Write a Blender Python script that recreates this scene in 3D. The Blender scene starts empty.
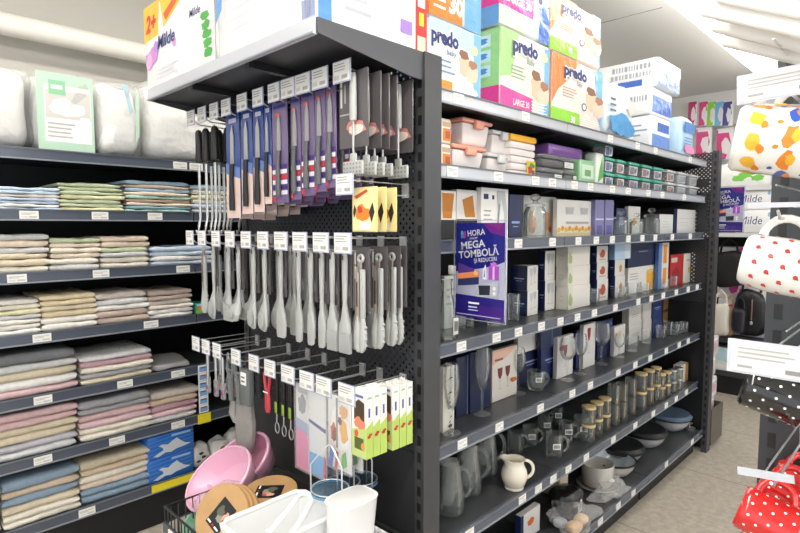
import bpy, bmesh, math, random
from mathutils import Matrix, Vector, noise
R = random.Random(7)
scene = bpy.context.scene
COL = scene.collection

# ------------------------------------------------------------------ camera model (also used to lay things out on real planes)
F = 548.0; H = 1.5
PITCH = math.atan(41 / 548.0); YAW = math.radians(44.6)
_fx, _fy = math.cos(YAW), math.sin(YAW); _cp, _sp = math.cos(PITCH), math.sin(PITCH)
FW = Vector((_fx * _cp, _fy * _cp, -_sp)); RT = Vector((_fy, -_fx, 0)); UP = Vector((_fx * _sp, _fy * _sp, _cp))
def ray(x, y): return FW + RT * ((x - 400) / F) + UP * ((266.5 - y) / F)
def atX(x, y, X): d = ray(x, y); t = X / d.x; return Vector((X, d.y * t, H + d.z * t))
def atY(x, y, Y): d = ray(x, y); t = Y / d.y; return Vector((d.x * t, Y, H + d.z * t))
def atZ(x, y, Z): d = ray(x, y); t = (Z - H) / d.z; return Vector((d.x * t, d.y * t, Z))
def Xp(px, Y, z):                       # X on plane Y, height z, seen at column px
    u = (px - 400) / F
    return (u * (Y * FW.y + (z - H) * FW.z) - Y * RT.y) / (RT.x - u * FW.x)
def Yp(px, X, z):
    u = (px - 400) / F
    return (u * (X * FW.x + (z - H) * FW.z) - X * RT.x) / (RT.y - u * FW.y)
def Zp(py, X, Y):
    v = (266.5 - py) / F; a = X * UP.x + Y * UP.y; b = X * FW.x + Y * FW.y
    return H + (v * b - a) / (UP.z - v * FW.z)

# ------------------------------------------------------------------ materials
def lin(h):
    h = h.lstrip('#'); c = [int(h[i:i + 2], 16) / 255 for i in (0, 2, 4)]
    return tuple((x / 12.92 if x <= .04045 else ((x + .055) / 1.055) ** 2.4) for x in c) + (1,)
MATS = {}
def mat(h, rough=.55, metal=0.0, coat=0.0, bump=None, var=0.0, vscale=8.0, spec=.5):
    key = (h, rough, metal, coat, bump, var, vscale, spec)
    if key in MATS: return MATS[key]
    m = bpy.data.materials.new('paint_' + h.lstrip('#')); m.use_nodes = True
    nt = m.node_tree; b = nt.nodes['Principled BSDF']
    b.inputs['Base Color'].default_value = lin(h); b.inputs['Roughness'].default_value = rough
    b.inputs['Metallic'].default_value = metal; b.inputs['Coat Weight'].default_value = coat
    b.inputs['Coat Roughness'].default_value = .08; b.inputs['Specular IOR Level'].default_value = spec
    if var or bump:
        tc = nt.nodes.new('ShaderNodeTexCoord')
    if var:
        n = nt.nodes.new('ShaderNodeTexNoise'); n.inputs['Scale'].default_value = vscale; n.inputs['Detail'].default_value = 5
        nt.links.new(tc.outputs['Object'], n.inputs['Vector'])
        mx = nt.nodes.new('ShaderNodeMix'); mx.data_type = 'RGBA'; mx.blend_type = 'MULTIPLY'
        mx.inputs[0].default_value = 1.0
        rp = nt.nodes.new('ShaderNodeMapRange'); rp.inputs['From Min'].default_value = .3; rp.inputs['From Max'].default_value = .7
        rp.inputs['To Min'].default_value = 1 - var; rp.inputs['To Max'].default_value = 1
        nt.links.new(n.outputs['Fac'], rp.inputs['Value'])
        mx.inputs[6].default_value = lin(h); nt.links.new(rp.outputs['Result'], mx.inputs[7])
        nt.links.new(mx.outputs[2], b.inputs['Base Color'])
    if bump:
        n2 = nt.nodes.new('ShaderNodeTexNoise'); n2.inputs['Scale'].default_value = bump[0]; n2.inputs['Detail'].default_value = 4
        nt.links.new(tc.outputs['Object'], n2.inputs['Vector'])
        bp = nt.nodes.new('ShaderNodeBump'); bp.inputs['Strength'].default_value = bump[1]; bp.inputs['Distance'].default_value = bump[2] if len(bump) > 2 else .01
        nt.links.new(n2.outputs['Fac'], bp.inputs['Height']); nt.links.new(bp.outputs['Normal'], b.inputs['Normal'])
        if coat: nt.links.new(bp.outputs['Normal'], b.inputs['Coat Normal'])
    MATS[key] = m
    return m
def glassy(name, tint, gloss=.06, strength=1.0, haze=0.0, hazecol='#ffffff', facing=.35, bump=None):
    """thin clear material: see-through straight on, reflective at grazing angles"""
    if name in MATS: return MATS[name]
    m = bpy.data.materials.new(name); m.use_nodes = True; nt = m.node_tree; nt.nodes.clear()
    out = nt.nodes.new('ShaderNodeOutputMaterial'); tr = nt.nodes.new('ShaderNodeBsdfTransparent'); gl = nt.nodes.new('ShaderNodeBsdfGlossy')
    tr.inputs['Color'].default_value = lin(tint); gl.inputs['Roughness'].default_value = gloss
    lw = nt.nodes.new('ShaderNodeLayerWeight'); lw.inputs['Blend'].default_value = facing
    mr = nt.nodes.new('ShaderNodeMath'); mr.operation = 'MULTIPLY'; mr.inputs[1].default_value = strength
    nt.links.new(lw.outputs['Fresnel'], mr.inputs[0])
    mx = nt.nodes.new('ShaderNodeMixShader'); nt.links.new(mr.outputs[0], mx.inputs[0]); nt.links.new(tr.outputs[0], mx.inputs[1]); nt.links.new(gl.outputs[0], mx.inputs[2])
    last = mx
    if haze:
        df = nt.nodes.new('ShaderNodeBsdfDiffuse'); df.inputs['Color'].default_value = lin(hazecol)
        m2 = nt.nodes.new('ShaderNodeMixShader'); m2.inputs[0].default_value = haze
        nt.links.new(mx.outputs[0], m2.inputs[1]); nt.links.new(df.outputs[0], m2.inputs[2]); last = m2
    if bump:
        tc = nt.nodes.new('ShaderNodeTexCoord'); n2 = nt.nodes.new('ShaderNodeTexNoise'); n2.inputs['Scale'].default_value = bump[0]
        n2.inputs['Detail'].default_value = 3; nt.links.new(tc.outputs['Object'], n2.inputs['Vector'])
        bp = nt.nodes.new('ShaderNodeBump'); bp.inputs['Strength'].default_value = bump[1]; bp.inputs['Distance'].default_value = .02
        nt.links.new(n2.outputs['Fac'], bp.inputs['Height']); nt.links.new(bp.outputs['Normal'], gl.inputs['Normal']); nt.links.new(bp.outputs['Normal'], lw.inputs['Normal'])
    nt.links.new(last.outputs[0], out.inputs['Surface'])
    MATS[name] = m
    return m
def emit(name, h, s):
    m = bpy.data.materials.new(name); m.use_nodes = True; nt = m.node_tree; nt.nodes.clear()
    o = nt.nodes.new('ShaderNodeOutputMaterial'); e = nt.nodes.new('ShaderNodeEmission'); e.inputs[0].default_value = lin(h); e.inputs[1].default_value = s
    nt.links.new(e.outputs[0], o.inputs[0]); return m
def pegboard(name, h, pitch=.025, hole=.0042, axes='YZ'):
    m = bpy.data.materials.new(name); m.use_nodes = True; nt = m.node_tree; b = nt.nodes['Principled BSDF']
    b.inputs['Base Color'].default_value = lin(h); b.inputs['Roughness'].default_value = .5; b.inputs['Metallic'].default_value = .2
    tc = nt.nodes.new('ShaderNodeTexCoord'); sp = nt.nodes.new('ShaderNodeSeparateXYZ'); nt.links.new(tc.outputs['Object'], sp.inputs[0])
    def mth(op, a, bb=None):
        n = nt.nodes.new('ShaderNodeMath'); n.operation = op
        for k, q in enumerate((a, bb)):
            if q is None: continue
            if isinstance(q, (int, float)): n.inputs[k].default_value = q
            else: nt.links.new(q, n.inputs[k])
        return n.outputs[0]
    row = mth('FLOOR', mth('DIVIDE', sp.outputs[axes[1]], pitch / 2))
    off = mth('MULTIPLY', mth('MODULO', row, 2.0), pitch / 2)
    fy = mth('SUBTRACT', mth('FRACT', mth('DIVIDE', mth('ADD', sp.outputs[axes[0]], off), pitch)), .5)
    fz = mth('SUBTRACT', mth('FRACT', mth('DIVIDE', sp.outputs[axes[1]], pitch / 2)), .5)
    dy = mth('MULTIPLY', fy, pitch); dz = mth('MULTIPLY', fz, pitch / 2)
    d = mth('SQRT', mth('ADD', mth('MULTIPLY', dy, dy), mth('MULTIPLY', dz, dz)))
    inside = mth('LESS_THAN', d, hole)
    tr = nt.nodes.new('ShaderNodeBsdfTransparent'); mx = nt.nodes.new('ShaderNodeMixShader')
    nt.links.new(inside, mx.inputs[0]); nt.links.new(b.outputs[0], mx.inputs[1]); nt.links.new(tr.outputs[0], mx.inputs[2])
    nt.links.new(mx.outputs[0], nt.nodes['Material Output'].inputs['Surface'])
    return m
def stone(name):
    m = bpy.data.materials.new(name); m.use_nodes = True; nt = m.node_tree; b = nt.nodes['Principled BSDF']; b.inputs['Roughness'].default_value = .38
    tc = nt.nodes.new('ShaderNodeTexCoord')
    n = nt.nodes.new('ShaderNodeTexNoise'); n.inputs['Scale'].default_value = 26; n.inputs['Detail'].default_value = 6; n.inputs['Roughness'].default_value = .6
    nt.links.new(tc.outputs['Object'], n.inputs['Vector'])
    cr = nt.nodes.new('ShaderNodeValToRGB'); cr.color_ramp.elements[0].position = .33; cr.color_ramp.elements[0].color = lin('#aaa193')
    cr.color_ramp.elements[1].position = .66; cr.color_ramp.elements[1].color = lin('#c6bdaf'); nt.links.new(n.outputs['Fac'], cr.inputs[0])
    vo = nt.nodes.new('ShaderNodeTexVoronoi'); vo.inputs['Scale'].default_value = 55; nt.links.new(tc.outputs['Object'], vo.inputs['Vector'])
    lt = nt.nodes.new('ShaderNodeMath'); lt.operation = 'LESS_THAN'; lt.inputs[1].default_value = .17; nt.links.new(vo.outputs['Distance'], lt.inputs[0])
    m1 = nt.nodes.new('ShaderNodeMix'); m1.data_type = 'RGBA'; nt.links.new(cr.outputs[0], m1.inputs[6]); m1.inputs[7].default_value = lin('#978c7e')
    ml = nt.nodes.new('ShaderNodeMath'); ml.operation = 'MULTIPLY'; ml.inputs[1].default_value = .45; nt.links.new(lt.outputs[0], ml.inputs[0]); nt.links.new(ml.outputs[0], m1.inputs[0])
    br = nt.nodes.new('ShaderNodeTexBrick'); br.offset = 0; br.inputs['Scale'].default_value = 1.0; br.inputs['Mortar Size'].default_value = .004
    br.inputs['Brick Width'].default_value = .9; br.inputs['Row Height'].default_value = .9
    mp = nt.nodes.new('ShaderNodeMapping'); mp.inputs['Location'].default_value = (.02, .28, 0)
    nt.links.new(tc.outputs['Object'], mp.inputs[0]); nt.links.new(mp.outputs[0], br.inputs['Vector'])
    m2 = nt.nodes.new('ShaderNodeMix'); m2.data_type = 'RGBA'; nt.links.new(br.outputs['Fac'], m2.inputs[0]); nt.links.new(m1.outputs[2], m2.inputs[6]); m2.inputs[7].default_value = lin('#8b8275')
    nt.links.new(m2.outputs[2], b.inputs['Base Color'])
    return m
def terry(h, var=.12):
    h = '#' + ''.join('%02x' % int(int(h[i:i + 2], 16) * .72 + 238 * .28) for i in (1, 3, 5))
    return mat(h, rough=.95, bump=(260, .55, .004), var=var, vscale=60, spec=.1)

GLASS = glassy('clear_glass', '#fdfefe', .04, .6, haze=.05, hazecol='#f6fafa', facing=.3)
GLASSD = glassy('thick_glass', '#fafcfb', .04, .7, haze=.05, hazecol='#f2f6f4', facing=.32)
FILM = glassy('plastic_film', '#ffffff', .16, .35, haze=.16, facing=.3, bump=(28, .8))
TUBP = glassy('frosted_plastic', '#f2f2f2', .3, .5, haze=.85, hazecol='#f6efec')
CLRP = glassy('clear_plastic', '#f3f4f6', .1, .7, haze=.2, hazecol='#eef0f2', bump=(60, .5))
DARK = mat('#26272a', .42, .3, var=.12, vscale=20); DARK2 = mat('#1d1e20', .5, .2)
POST = mat('#4b4c4f', .42, .35, var=.06, vscale=30)
SHELF = mat('#4d4f52', .35, .4, var=.08, vscale=14)
RAIL = mat('#565d6b', .25, .1, coat=.4); RAILT = mat('#8e939c', .3, .1)
LBL = mat('#efeee9', .6); LINE = mat('#a9a7a4', .7)
CHROME = mat('#dadcdc', .3, .65); STEEL = mat('#c4c4c2', .3, .8)
WHITE = mat('#f4f4f2', .5); BLACK = mat('#141415', .45)

# ------------------------------------------------------------------ mesh builder
_txt = {}
def text_shape(s, bold, shear):
    k = (s, bold, shear)
    if k not in _txt:
        c = bpy.data.curves.new('lettering', 'FONT'); c.body = s; c.resolution_u = 2; c.offset = bold; c.shear = shear; c.align_x = 'LEFT'
        o = bpy.data.objects.new('lettering', c); COL.objects.link(o)
        dg = bpy.context.evaluated_depsgraph_get(); me = bpy.data.meshes.new_from_object(o.evaluated_get(dg))
        vs = [(v.co.x / .72, v.co.y / .72) for v in me.vertices]; fs = [tuple(p.vertices) for p in me.polygons]
        bpy.data.objects.remove(o); bpy.data.curves.remove(c); bpy.data.meshes.remove(me)
        x0 = min((v[0] for v in vs), default=0); x1 = max((v[0] for v in vs), default=1)
        _txt[k] = ([(a - x0, b) for a, b in vs], fs, x1 - x0)
    return _txt[k]
_bev = {}
class MB:
    def __init__(s): s.v = []; s.f = []; s.mi = []; s.sm = []; s.mats = []; s.M = None
    def _m(s, m):
        if m not in s.mats: s.mats.append(m)
        return s.mats.index(m)
    def add(s, vs, fs, m, smooth=False):
        n = len(s.v); k = s._m(m)
        if s.M is not None: vs = [tuple(s.M @ Vector(v)) for v in vs]
        s.v += [tuple(v) for v in vs]; s.f += [tuple(i + n for i in f) for f in fs]; s.mi += [k] * len(fs); s.sm += [smooth] * len(fs)
        return s
    def box(s, x0, x1, y0, y1, z0, z1, m):
        vs = [(x, y, z) for x in (x0, x1) for y in (y0, y1) for z in (z0, z1)]
        return s.add(vs, [(0, 1, 3, 2), (4, 6, 7, 5), (0, 4, 5, 1), (2, 3, 7, 6), (0, 2, 6, 4), (1, 5, 7, 3)], m)
    def rbox(s, x0, x1, y0, y1, z0, z1, m, r=.005, seg=2, taper=0.0):
        """box with rounded edges; taper: how much narrower the bottom is (fraction)"""
        bm = bmesh.new(); bmesh.ops.create_cube(bm, size=1)
        for v in bm.verts:
            v.co = Vector((x0 + (v.co.x + .5) * (x1 - x0), y0 + (v.co.y + .5) * (y1 - y0), z0 + (v.co.z + .5) * (z1 - z0)))
        bmesh.ops.bevel(bm, geom=list(bm.edges), offset=min(r, .49 * min(x1 - x0, y1 - y0, z1 - z0)), segments=seg, profile=.5, affect='EDGES', clamp_overlap=True)
        if taper:
            cx, cy = (x0 + x1) / 2, (y0 + y1) / 2
            for v in bm.verts:
                t = 1 - taper * (1 - (v.co.z - z0) / (z1 - z0)); v.co.x = cx + (v.co.x - cx) * t; v.co.y = cy + (v.co.y - cy) * t
        bm.verts.index_update()
        s.add([tuple(v.co) for v in bm.verts], [tuple(v.index for v in f.verts) for f in bm.faces], m, True); bm.free(); return s
    def soft(s, x0, x1, y0, y1, z0, z1, m, p=4.0, lump=0.0, seed=0, n=10, scale=9.0):
        """pillow-like block: superellipsoid with lumps (bags, cushions)"""
        vs, fs = [], []; nu, nv = n * 2, n
        cx, cy, cz = (x0 + x1) / 2, (y0 + y1) / 2, (z0 + z1) / 2; a, b, c = (x1 - x0) / 2, (y1 - y0) / 2, (z1 - z0) / 2
        sg = lambda t, e: math.copysign(abs(t) ** e, t)
        for j in range(nv + 1):
            ph = -math.pi / 2 + math.pi * j / nv
            for i in range(nu):
                th = 2 * math.pi * i / nu; e = 2 / p
                q = Vector((a * sg(math.cos(ph), e) * sg(math.cos(th), e), b * sg(math.cos(ph), e) * sg(math.sin(th), e), c * sg(math.sin(ph), e)))
                w = noise.noise(q * scale + Vector((seed * 3.1, seed * 1.7, 0))) * lump
                q = q * (1 + w / max(.02, min(a, b, c)) * .5)
                q.z = max(-c, q.z)
                vs.append((cx + q.x, cy + q.y, cz + q.z))
        for j in range(nv):
            for i in range(nu):
                i2 = (i + 1) % nu; fs.append((j * nu + i, j * nu + i2, (j + 1) * nu + i2, (j + 1) * nu + i))
        return s.add(vs, fs, m, True)
    def lathe(s, prof, m, n=20, cx=0, cy=0, cap=False, sx=1.0, sy=1.0):
        vs, fs = [], []
        for r, z in prof:
            for i in range(n):
                a = 2 * math.pi * i / n; vs.append((cx + sx * r * math.cos(a), cy + sy * r * math.sin(a), z))
        for j in range(len(prof) - 1):
            for i in range(n):
                i2 = (i + 1) % n; fs.append((j * n + i, j * n + i2, (j + 1) * n + i2, (j + 1) * n + i))
        if cap: fs.append(tuple(range(n))[::-1]); fs.append(tuple((len(prof) - 1) * n + i for i in range(n)))
        return s.add(vs, fs, m, True)
    def tube(s, pts, r, m, n=6, closed=False, r2=None):
        pts = [Vector(p) for p in pts]; vs, fs = [], []; N = len(pts); prev = None
        for k, p in enumerate(pts):
            a = pts[(k - 1) % N] if (closed or k) else p; b = pts[(k + 1) % N] if (closed or k < N - 1) else p
            t = (b - a).normalized()
            if prev is None:
                u = t.cross(Vector((0, 0, 1)));
                if u.length < .05: u = t.cross(Vector((1, 0, 0)))
            else: u = prev - t * prev.dot(t)
            u.normalize(); w = t.cross(u); prev = u
            rr = r if r2 is None else r + (r2 - r) * k / max(1, N - 1)
            for i in range(n):
                q = 2 * math.pi * i / n; vs.append(tuple(p + u * (rr * math.cos(q)) + w * (rr * math.sin(q))))
        for k in range(N if closed else N - 1):
            k2 = (k + 1) % N
            for i in range(n):
                i2 = (i + 1) % n; fs.append((k * n + i, k * n + i2, k2 * n + i2, k2 * n + i))
        if not closed: fs.append(tuple(range(n))[::-1]); fs.append(tuple((N - 1) * n + i for i in range(n)))
        return s.add(vs, fs, m, True)
    def loft(s, secs, m, n=12, p=2.0):
        """sections (z, cx, cy, half_x, half_y) joined from bottom to top"""
        vs, fs = [], []; e = 2 / p; sg = lambda t: math.copysign(abs(t) ** e, t)
        for z, cx, cy, hx, hy in secs:
            for i in range(n):
                a = 2 * math.pi * i / n; vs.append((cx + hx * sg(math.cos(a)), cy + hy * sg(math.sin(a)), z))
        for j in range(len(secs) - 1):
            for i in range(n):
                i2 = (i + 1) % n; fs.append((j * n + i, j * n + i2, (j + 1) * n + i2, (j + 1) * n + i))
        fs.append(tuple(range(n))[::-1]); fs.append(tuple((len(secs) - 1) * n + i for i in range(n)))
        return s.add(vs, fs, m, True)
    def prism(s, poly, t, m, axis='x', c=0.0):
        """outline in the plane across the axis, thickness t along it"""
        n = len(poly); lo, hi = c - t / 2, c + t / 2
        mk = (lambda q, w: (w, q[0], q[1])) if axis == 'x' else ((lambda q, w: (q[0], w, q[1])) if axis == 'y' else (lambda q, w: (q[0], q[1], w)))
        vs = [mk(q, lo) for q in poly] + [mk(q, hi) for q in poly]
        return s.add(vs, [tuple(range(n)), tuple(range(2 * n - 1, n - 1, -1))] + [(i, i + n, (i + 1) % n + n, (i + 1) % n) for i in range(n)], m)
    def build(s, name, parent=None, loc=None, rot=None):
        me = bpy.data.meshes.new(name); me.from_pydata(s.v, [], s.f)
        for m in s.mats: me.materials.append(m)
        me.polygons.foreach_set('material_index', s.mi); me.polygons.foreach_set('use_smooth', s.sm)
        bm = bmesh.new(); bm.from_mesh(me); bmesh.ops.recalc_face_normals(bm, faces=bm.faces)
        for e in bm.edges:
            if len(e.link_faces) == 2 and e.calc_face_angle(0) > .7: e.smooth = False
        bm.to_mesh(me); bm.free(); me.update()
        o = bpy.data.objects.new(name, me); COL.objects.link(o)
        if loc is not None: o.location = loc
        if rot is not None: o.rotation_euler = rot
        if parent is not None: o.parent = parent
        return o
class Face:
    """a flat side to print on: origin (lower corner), u and v directions, outward normal, size"""
    def __init__(s, mb, o, u, v, w, h):
        s.mb = mb; s.o = Vector(o); s.u = Vector(u); s.v = Vector(v); s.n = s.u.cross(s.v); s.w = w; s.h = h; s.k = 0
    def P(s, a, b, l): return tuple(s.o + s.u * a + s.v * b + s.n * l)
    def _l(s): s.k += 1; return .0004 + .00018 * s.k
    def poly(s, pts, m):
        l = s._l(); s.mb.add([s.P(a * s.w, b * s.h, l) for a, b in pts], [tuple(range(len(pts)))], m); return s
    def rect(s, a0, b0, a1, b1, m): return s.poly([(a0, b0), (a1, b0), (a1, b1), (a0, b1)], m)
    def ell(s, a, b, ra, rb, m, n=14, t=0.0):
        ct, st = math.cos(t), math.sin(t); pts = []
        for i in range(n):
            q = 2 * math.pi * i / n; x = ra * s.w * math.cos(q); y = rb * s.h * math.sin(q)
            pts.append((a + (x * ct - y * st) / s.w, b + (x * st + y * ct) / s.h))
        return s.poly(pts, m)
    def blob(s, a, b, ra, rb, m, seed=0, n=16):
        r = random.Random(seed); k = [r.uniform(.72, 1.12) for _ in range(n)]
        return s.poly([(a + ra * k[i] * math.cos(2 * math.pi * i / n), b + rb * k[i] * math.sin(2 * math.pi * i / n)) for i in range(n)], m)
    def text(s, t, a, b, hh, m, bold=.02, shear=0.0, fit=None, rot=0.0, outline=None):
        vs, fs, w = text_shape(t, bold, shear); sz = hh * s.h
        kx = sz if fit is None else min(sz * 1.35, fit * s.w / max(w, .01))
        if outline: s.text(t, a, b, hh, outline, bold + .05, shear, fit, rot)
        l = s._l(); ca, sa = math.cos(rot), math.sin(rot)
        s.mb.add([s.P(a * s.w + x * kx * ca - y * sz * sa, b * s.h + x * kx * sa + y * sz * ca, l) for x, y in vs], fs, m); return s
    def lines(s, a0, b0, a1, b1, n, m, thick=.35):
        for i in range(n):
            y = b0 + (b1 - b0) * (i + .5) / n; t = (b1 - b0) / n * thick / 2
            s.rect(a0, y - t, a0 + (a1 - a0) * R.uniform(.7, 1), y + t, m)
        return s
    def bars(s, a0, b0, a1, b1, m, n=9):
        x = a0
        while x < a1 - .001:
            t = R.uniform(.3, 1) * (a1 - a0) / n * .7; s.rect(x, b0, min(a1, x + t), b1, m); x += t + (a1 - a0) / n * .4
        return s
def front(mb, w, h, y=0.0, x=0.0, z=0.0): return Face(mb, (x, y, z), (1, 0, 0), (0, 0, 1), w, h)      # side towards -Y
def side(mb, d, h, x=0.0, y=0.0, z=0.0): return Face(mb, (x, y + d, z), (0, -1, 0), (0, 0, 1), d, h)     # side towards -X

def tag(o, label, cat, group=None):
    o['label'] = label; o['category'] = cat
    if group: o['group'] = group
    return o
def root(name, label, cat, loc, group=None, rot=None):
    o = bpy.data.objects.new(name, None); COL.objects.link(o); o.location = loc; o.empty_display_size = .02
    if rot is not None: o.rotation_euler = rot
    return tag(o, label, cat, group)
def structure(o): o['kind'] = 'structure'; return o
def dup(o, loc=None, label=None, group=None, parent=None, rot=None):
    c = o.copy(); COL.objects.link(c)
    if parent is not None: c.parent = parent
    for ch in list(o.children): dup(ch, parent=c)
    if loc is not None: c.location = loc
    if rot is not None: c.rotation_euler = rot
    if label: c['label'] = label
    if group: c['group'] = group
    return c
ORD = ['first', 'second', 'third', 'fourth', 'fifth', 'sixth', 'seventh', 'eighth', 'ninth', 'tenth', 'eleventh', 'twelfth', 'thirteenth', 'fourteenth', 'fifteenth', 'sixteenth']
# ------------------------------------------------------------------ the room
CEIL = 2.8
structure(MB().box(-3.2, 6.15, -3.2, 3.4, -.05, 0, stone('stone_floor')).build('floor'))
structure(MB().box(-3.2, 6.15, -3.2, 3.4, CEIL, CEIL + .05, mat('#e2e1de', .8, bump=(30, .05))).build('ceiling'))
structure(MB().box(-3.2, 6.15, 3.32, 3.4, 0, CEIL, mat('#c6c3bb', .85, bump=(40, .05))).build('wall_left'))
structure(MB().box(6.07, 6.15, -3.2, 3.32, 0, CEIL, mat('#e6e5e2', .8)).build('wall_back'))

pipe = tag(MB().tube([(-3.1, 3.17, 2.44), (6.0, 3.17, 2.44)], .052, mat('#dddad2', .45), n=16).build('ceiling_pipe'), 'white pipe running along the wall above the pillow bags', 'pipe')
hang = MB()
for x in (-1.2, .33, 2.2): hang.tube([(x, 3.17, 2.49), (x, 3.17, 2.79)], .009, WHITE).tube([(x + .02, 3.17, 2.49), (x - .22, 3.17, 2.79)], .009, WHITE)
hang.build('hanger_rod', pipe)

def led(name, y, x0, x1, label, w=.11, s=9.0, z=None, up=1.2):
    r = root(name, label, 'light', ((x0 + x1) / 2, y, z or CEIL))
    L = (x1 - x0) / 2
    if z:
        b = MB()
        for q in (-L * .8, 0, L * .8): b.tube([(q, 0, -.002), (q, 0, CEIL - z)], .004, CHROME)
        b.build('suspension_rod', r); MB().box(-L + .01, L - .01, -w / 2, w / 2, -.0015, .006, emit('added_uplight_glow', '#fffaf2', up)).build('added_uplight', r)  # glowing strip on the housing, added to brighten the ceiling
    MB().box(-L, L, -w / 2 - .02, w / 2 + .02, -.035, -.002, WHITE).build('light_housing', r)
    MB().box(-L + .01, L - .01, -w / 2, w / 2, -.062, -.036, emit('lamp_glow', '#fffaf2', s)).build('diffuser', r)
    return r
led('linear_ceiling_light', .90, 1.7, 5.4, 'bright linear light hanging above the glassware aisle', w=.13, s=3.2, z=2.60, up=4.5)
led('linear_ceiling_light', 2.36, -1.6, 5.2, 'linear ceiling light above the towel aisle', s=6.5)
led('linear_ceiling_light', .35, -2.6, 1.2, 'added linear light out of view above the spot where the camera stands', s=13, z=2.62)  # unseen lamp, added to light the shelf fronts
led('linear_ceiling_light', -1.3, -1.5, 5.2, 'linear ceiling light above the next aisle over', s=10, z=2.62)
trk = MB().box(1.0, 5.9, .60, .70, 2.72, 2.80, mat('#a9a9a8', .5)).box(1.0, 5.9, .57, .73, 2.715, 2.725, mat('#b4b4b2', .5))
tag(trk.build('cable_tray'), 'pale grey cable tray on the ceiling beside the bright light', 'cable tray')

# ------------------------------------------------------------------ gondola between the aisles
GR = (2.5, 1.57, 0)
gond = root('gondola_shelving', 'dark grey double-sided shelving run with glassware and a pegboard end', 'shelving', GR)
GM = Matrix.Translation((-GR[0], -GR[1], 0))
def gmb(): b = MB(); b.M = GM; return b
SX = [1.155, 2.065, 2.977, 3.90]                      # bay joints
SH = dict(S1=1.905, S2=1.680, S3=1.448, S4=1.122, S5=.795, S6=.468)      # plate tops
def rail(parent, x0, x1, z1, h, y, colr, mk):
    b = mk(); b.box(x0 + .002, x1 - .002, y, y + .012, z1 - h, z1, colr)
    b.box(x0 + .002, x1 - .002, y - .004, y + .002, z1 - h - .003, z1 - h + .003, RAILT); b.box(x0 + .002, x1 - .002, y - .004, y + .002, z1 - .003, z1 + .002, mat('#6f747c', .3, .3))
    return b.build('price_rail', parent)
def price_label(parent, x, w, z0, z1, y, mk, m=LBL):
    b = mk(); b.box(x - w / 2, x + w / 2, y - .0035, y, z0, z1, m)
    f = Face(b, (x - w / 2, y - .0035, z0), (1, 0, 0), (0, 0, 1), w, z1 - z0)
    f.rect(.08, .68, .85, .74, LINE).rect(.08, .54, .6, .59, LINE).rect(.5, .16, .9, .36, mat('#cbcac7')).rect(.08, .2, .42, .3, mat('#d6d5d2'))
    return b.build('price_label', parent)
LPX = dict(S1=[458, 525, 610, 637, 655, 690], S2=[452, 498, 535, 552, 574, 590, 612, 628, 648, 662, 684], S3=[518, 552, 578, 596, 612, 628, 642, 655, 672, 690],
           S4=[461, 496, 518, 541, 560, 577, 594, 615, 638, 651, 663, 676, 688, 697], S5=[462, 499, 540, 572, 590, 618, 635, 650, 666, 679, 688],
           S6=[469, 522, 538, 553, 568, 586, 613, 635, 653, 666, 676, 686, 697])
LPX['base'] = [600, 618, 633, 649, 666, 692]
for key, z in list(SH.items()) + [('base', .152)]:
    yf = 1.105 if key != 'base' else 1.065
    for k in range(3):
        x0, x1 = SX[k], SX[k + 1]
        b = gmb(); b.box(x0 + .003, x1 - .003, yf, 1.562, z - .022, z, SHELF)
        b.box(x0 + .003, x1 - .003, yf, yf + .03, z - .03, z - .0225, DARK)
        for xb in (x0 + .004, x1 - .012): b.prism([(yf + .03, z - .0225), (1.56, z - .0225), (1.56, z - .10), (yf + .03, z - .035)], .006, DARK, 'x', xb)
        sh = b.build('shelf', gond)
        h = .038; rl = mat('#c3c6cd', .25, .1, coat=.4) if key in ('S1', 'S2') else RAIL  # top two rails: bright light on them put into a lighter colour
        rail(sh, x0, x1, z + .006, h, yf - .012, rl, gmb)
        for px in LPX[key]:
            X = Xp(px, yf - .012, z - .01)
            if x0 + .02 < X < x1 - .02: price_label(sh, X, .047 if key not in ('S2', 'S1') else .052, z - h + .009, z + .004, yf - .012, gmb)
# spine, kick, uprights, end panels
for k in range(3):
    gmb().box(SX[k], SX[k + 1] - .002, 1.562, 1.578, .02, 2.02, DARK2).build('back_panel', gond)
    gmb().box(SX[k] + .01, SX[k + 1] - .01, 1.10, 1.115, 0, .128, DARK2).build('kick_plate', gond)
def upright(x0, x1, y0, y1, name='upright'):
    b = gmb(); b.box(x0, x1, y0, y1, 0, 1.975, POST)
    z = .05
    while z < 1.95:                                    # slot pairs punched in the end faces
        yc = (y0 + y1) / 2
        for xx in (x0 - .0006, x1 + .0006): b.box(xx - .0005, xx + .0005, yc - .007, yc + .007, z, z + .028, BLACK)
        z += .0508
    return b.build(name, gond)
upright(1.142, 1.213, 1.030, 1.066); upright(1.142, 1.213, 1.995, 2.03)
upright(3.925, 3.995, 1.030, 1.066); upright(3.925, 3.995, 1.995, 2.03)
PEG = pegboard('pegboard_steel', '#3a3b3e')
gmb().box(1.150, 1.152, 1.067, 1.994, .83, 1.97, PEG).build('pegboard_panel', gond)
gmb().box(1.148, 1.156, 1.067, 1.994, .02, .829, mat('#37383b', .45, .2)).build('end_panel', gond)
gmb().box(3.952, 3.954, 1.067, 1.994, 1.0, 1.97, PEG).build('pegboard_panel', gond)
gmb().box(3.950, 3.958, 1.067, 1.994, .02, .999, DARK).build('end_panel', gond)
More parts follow.
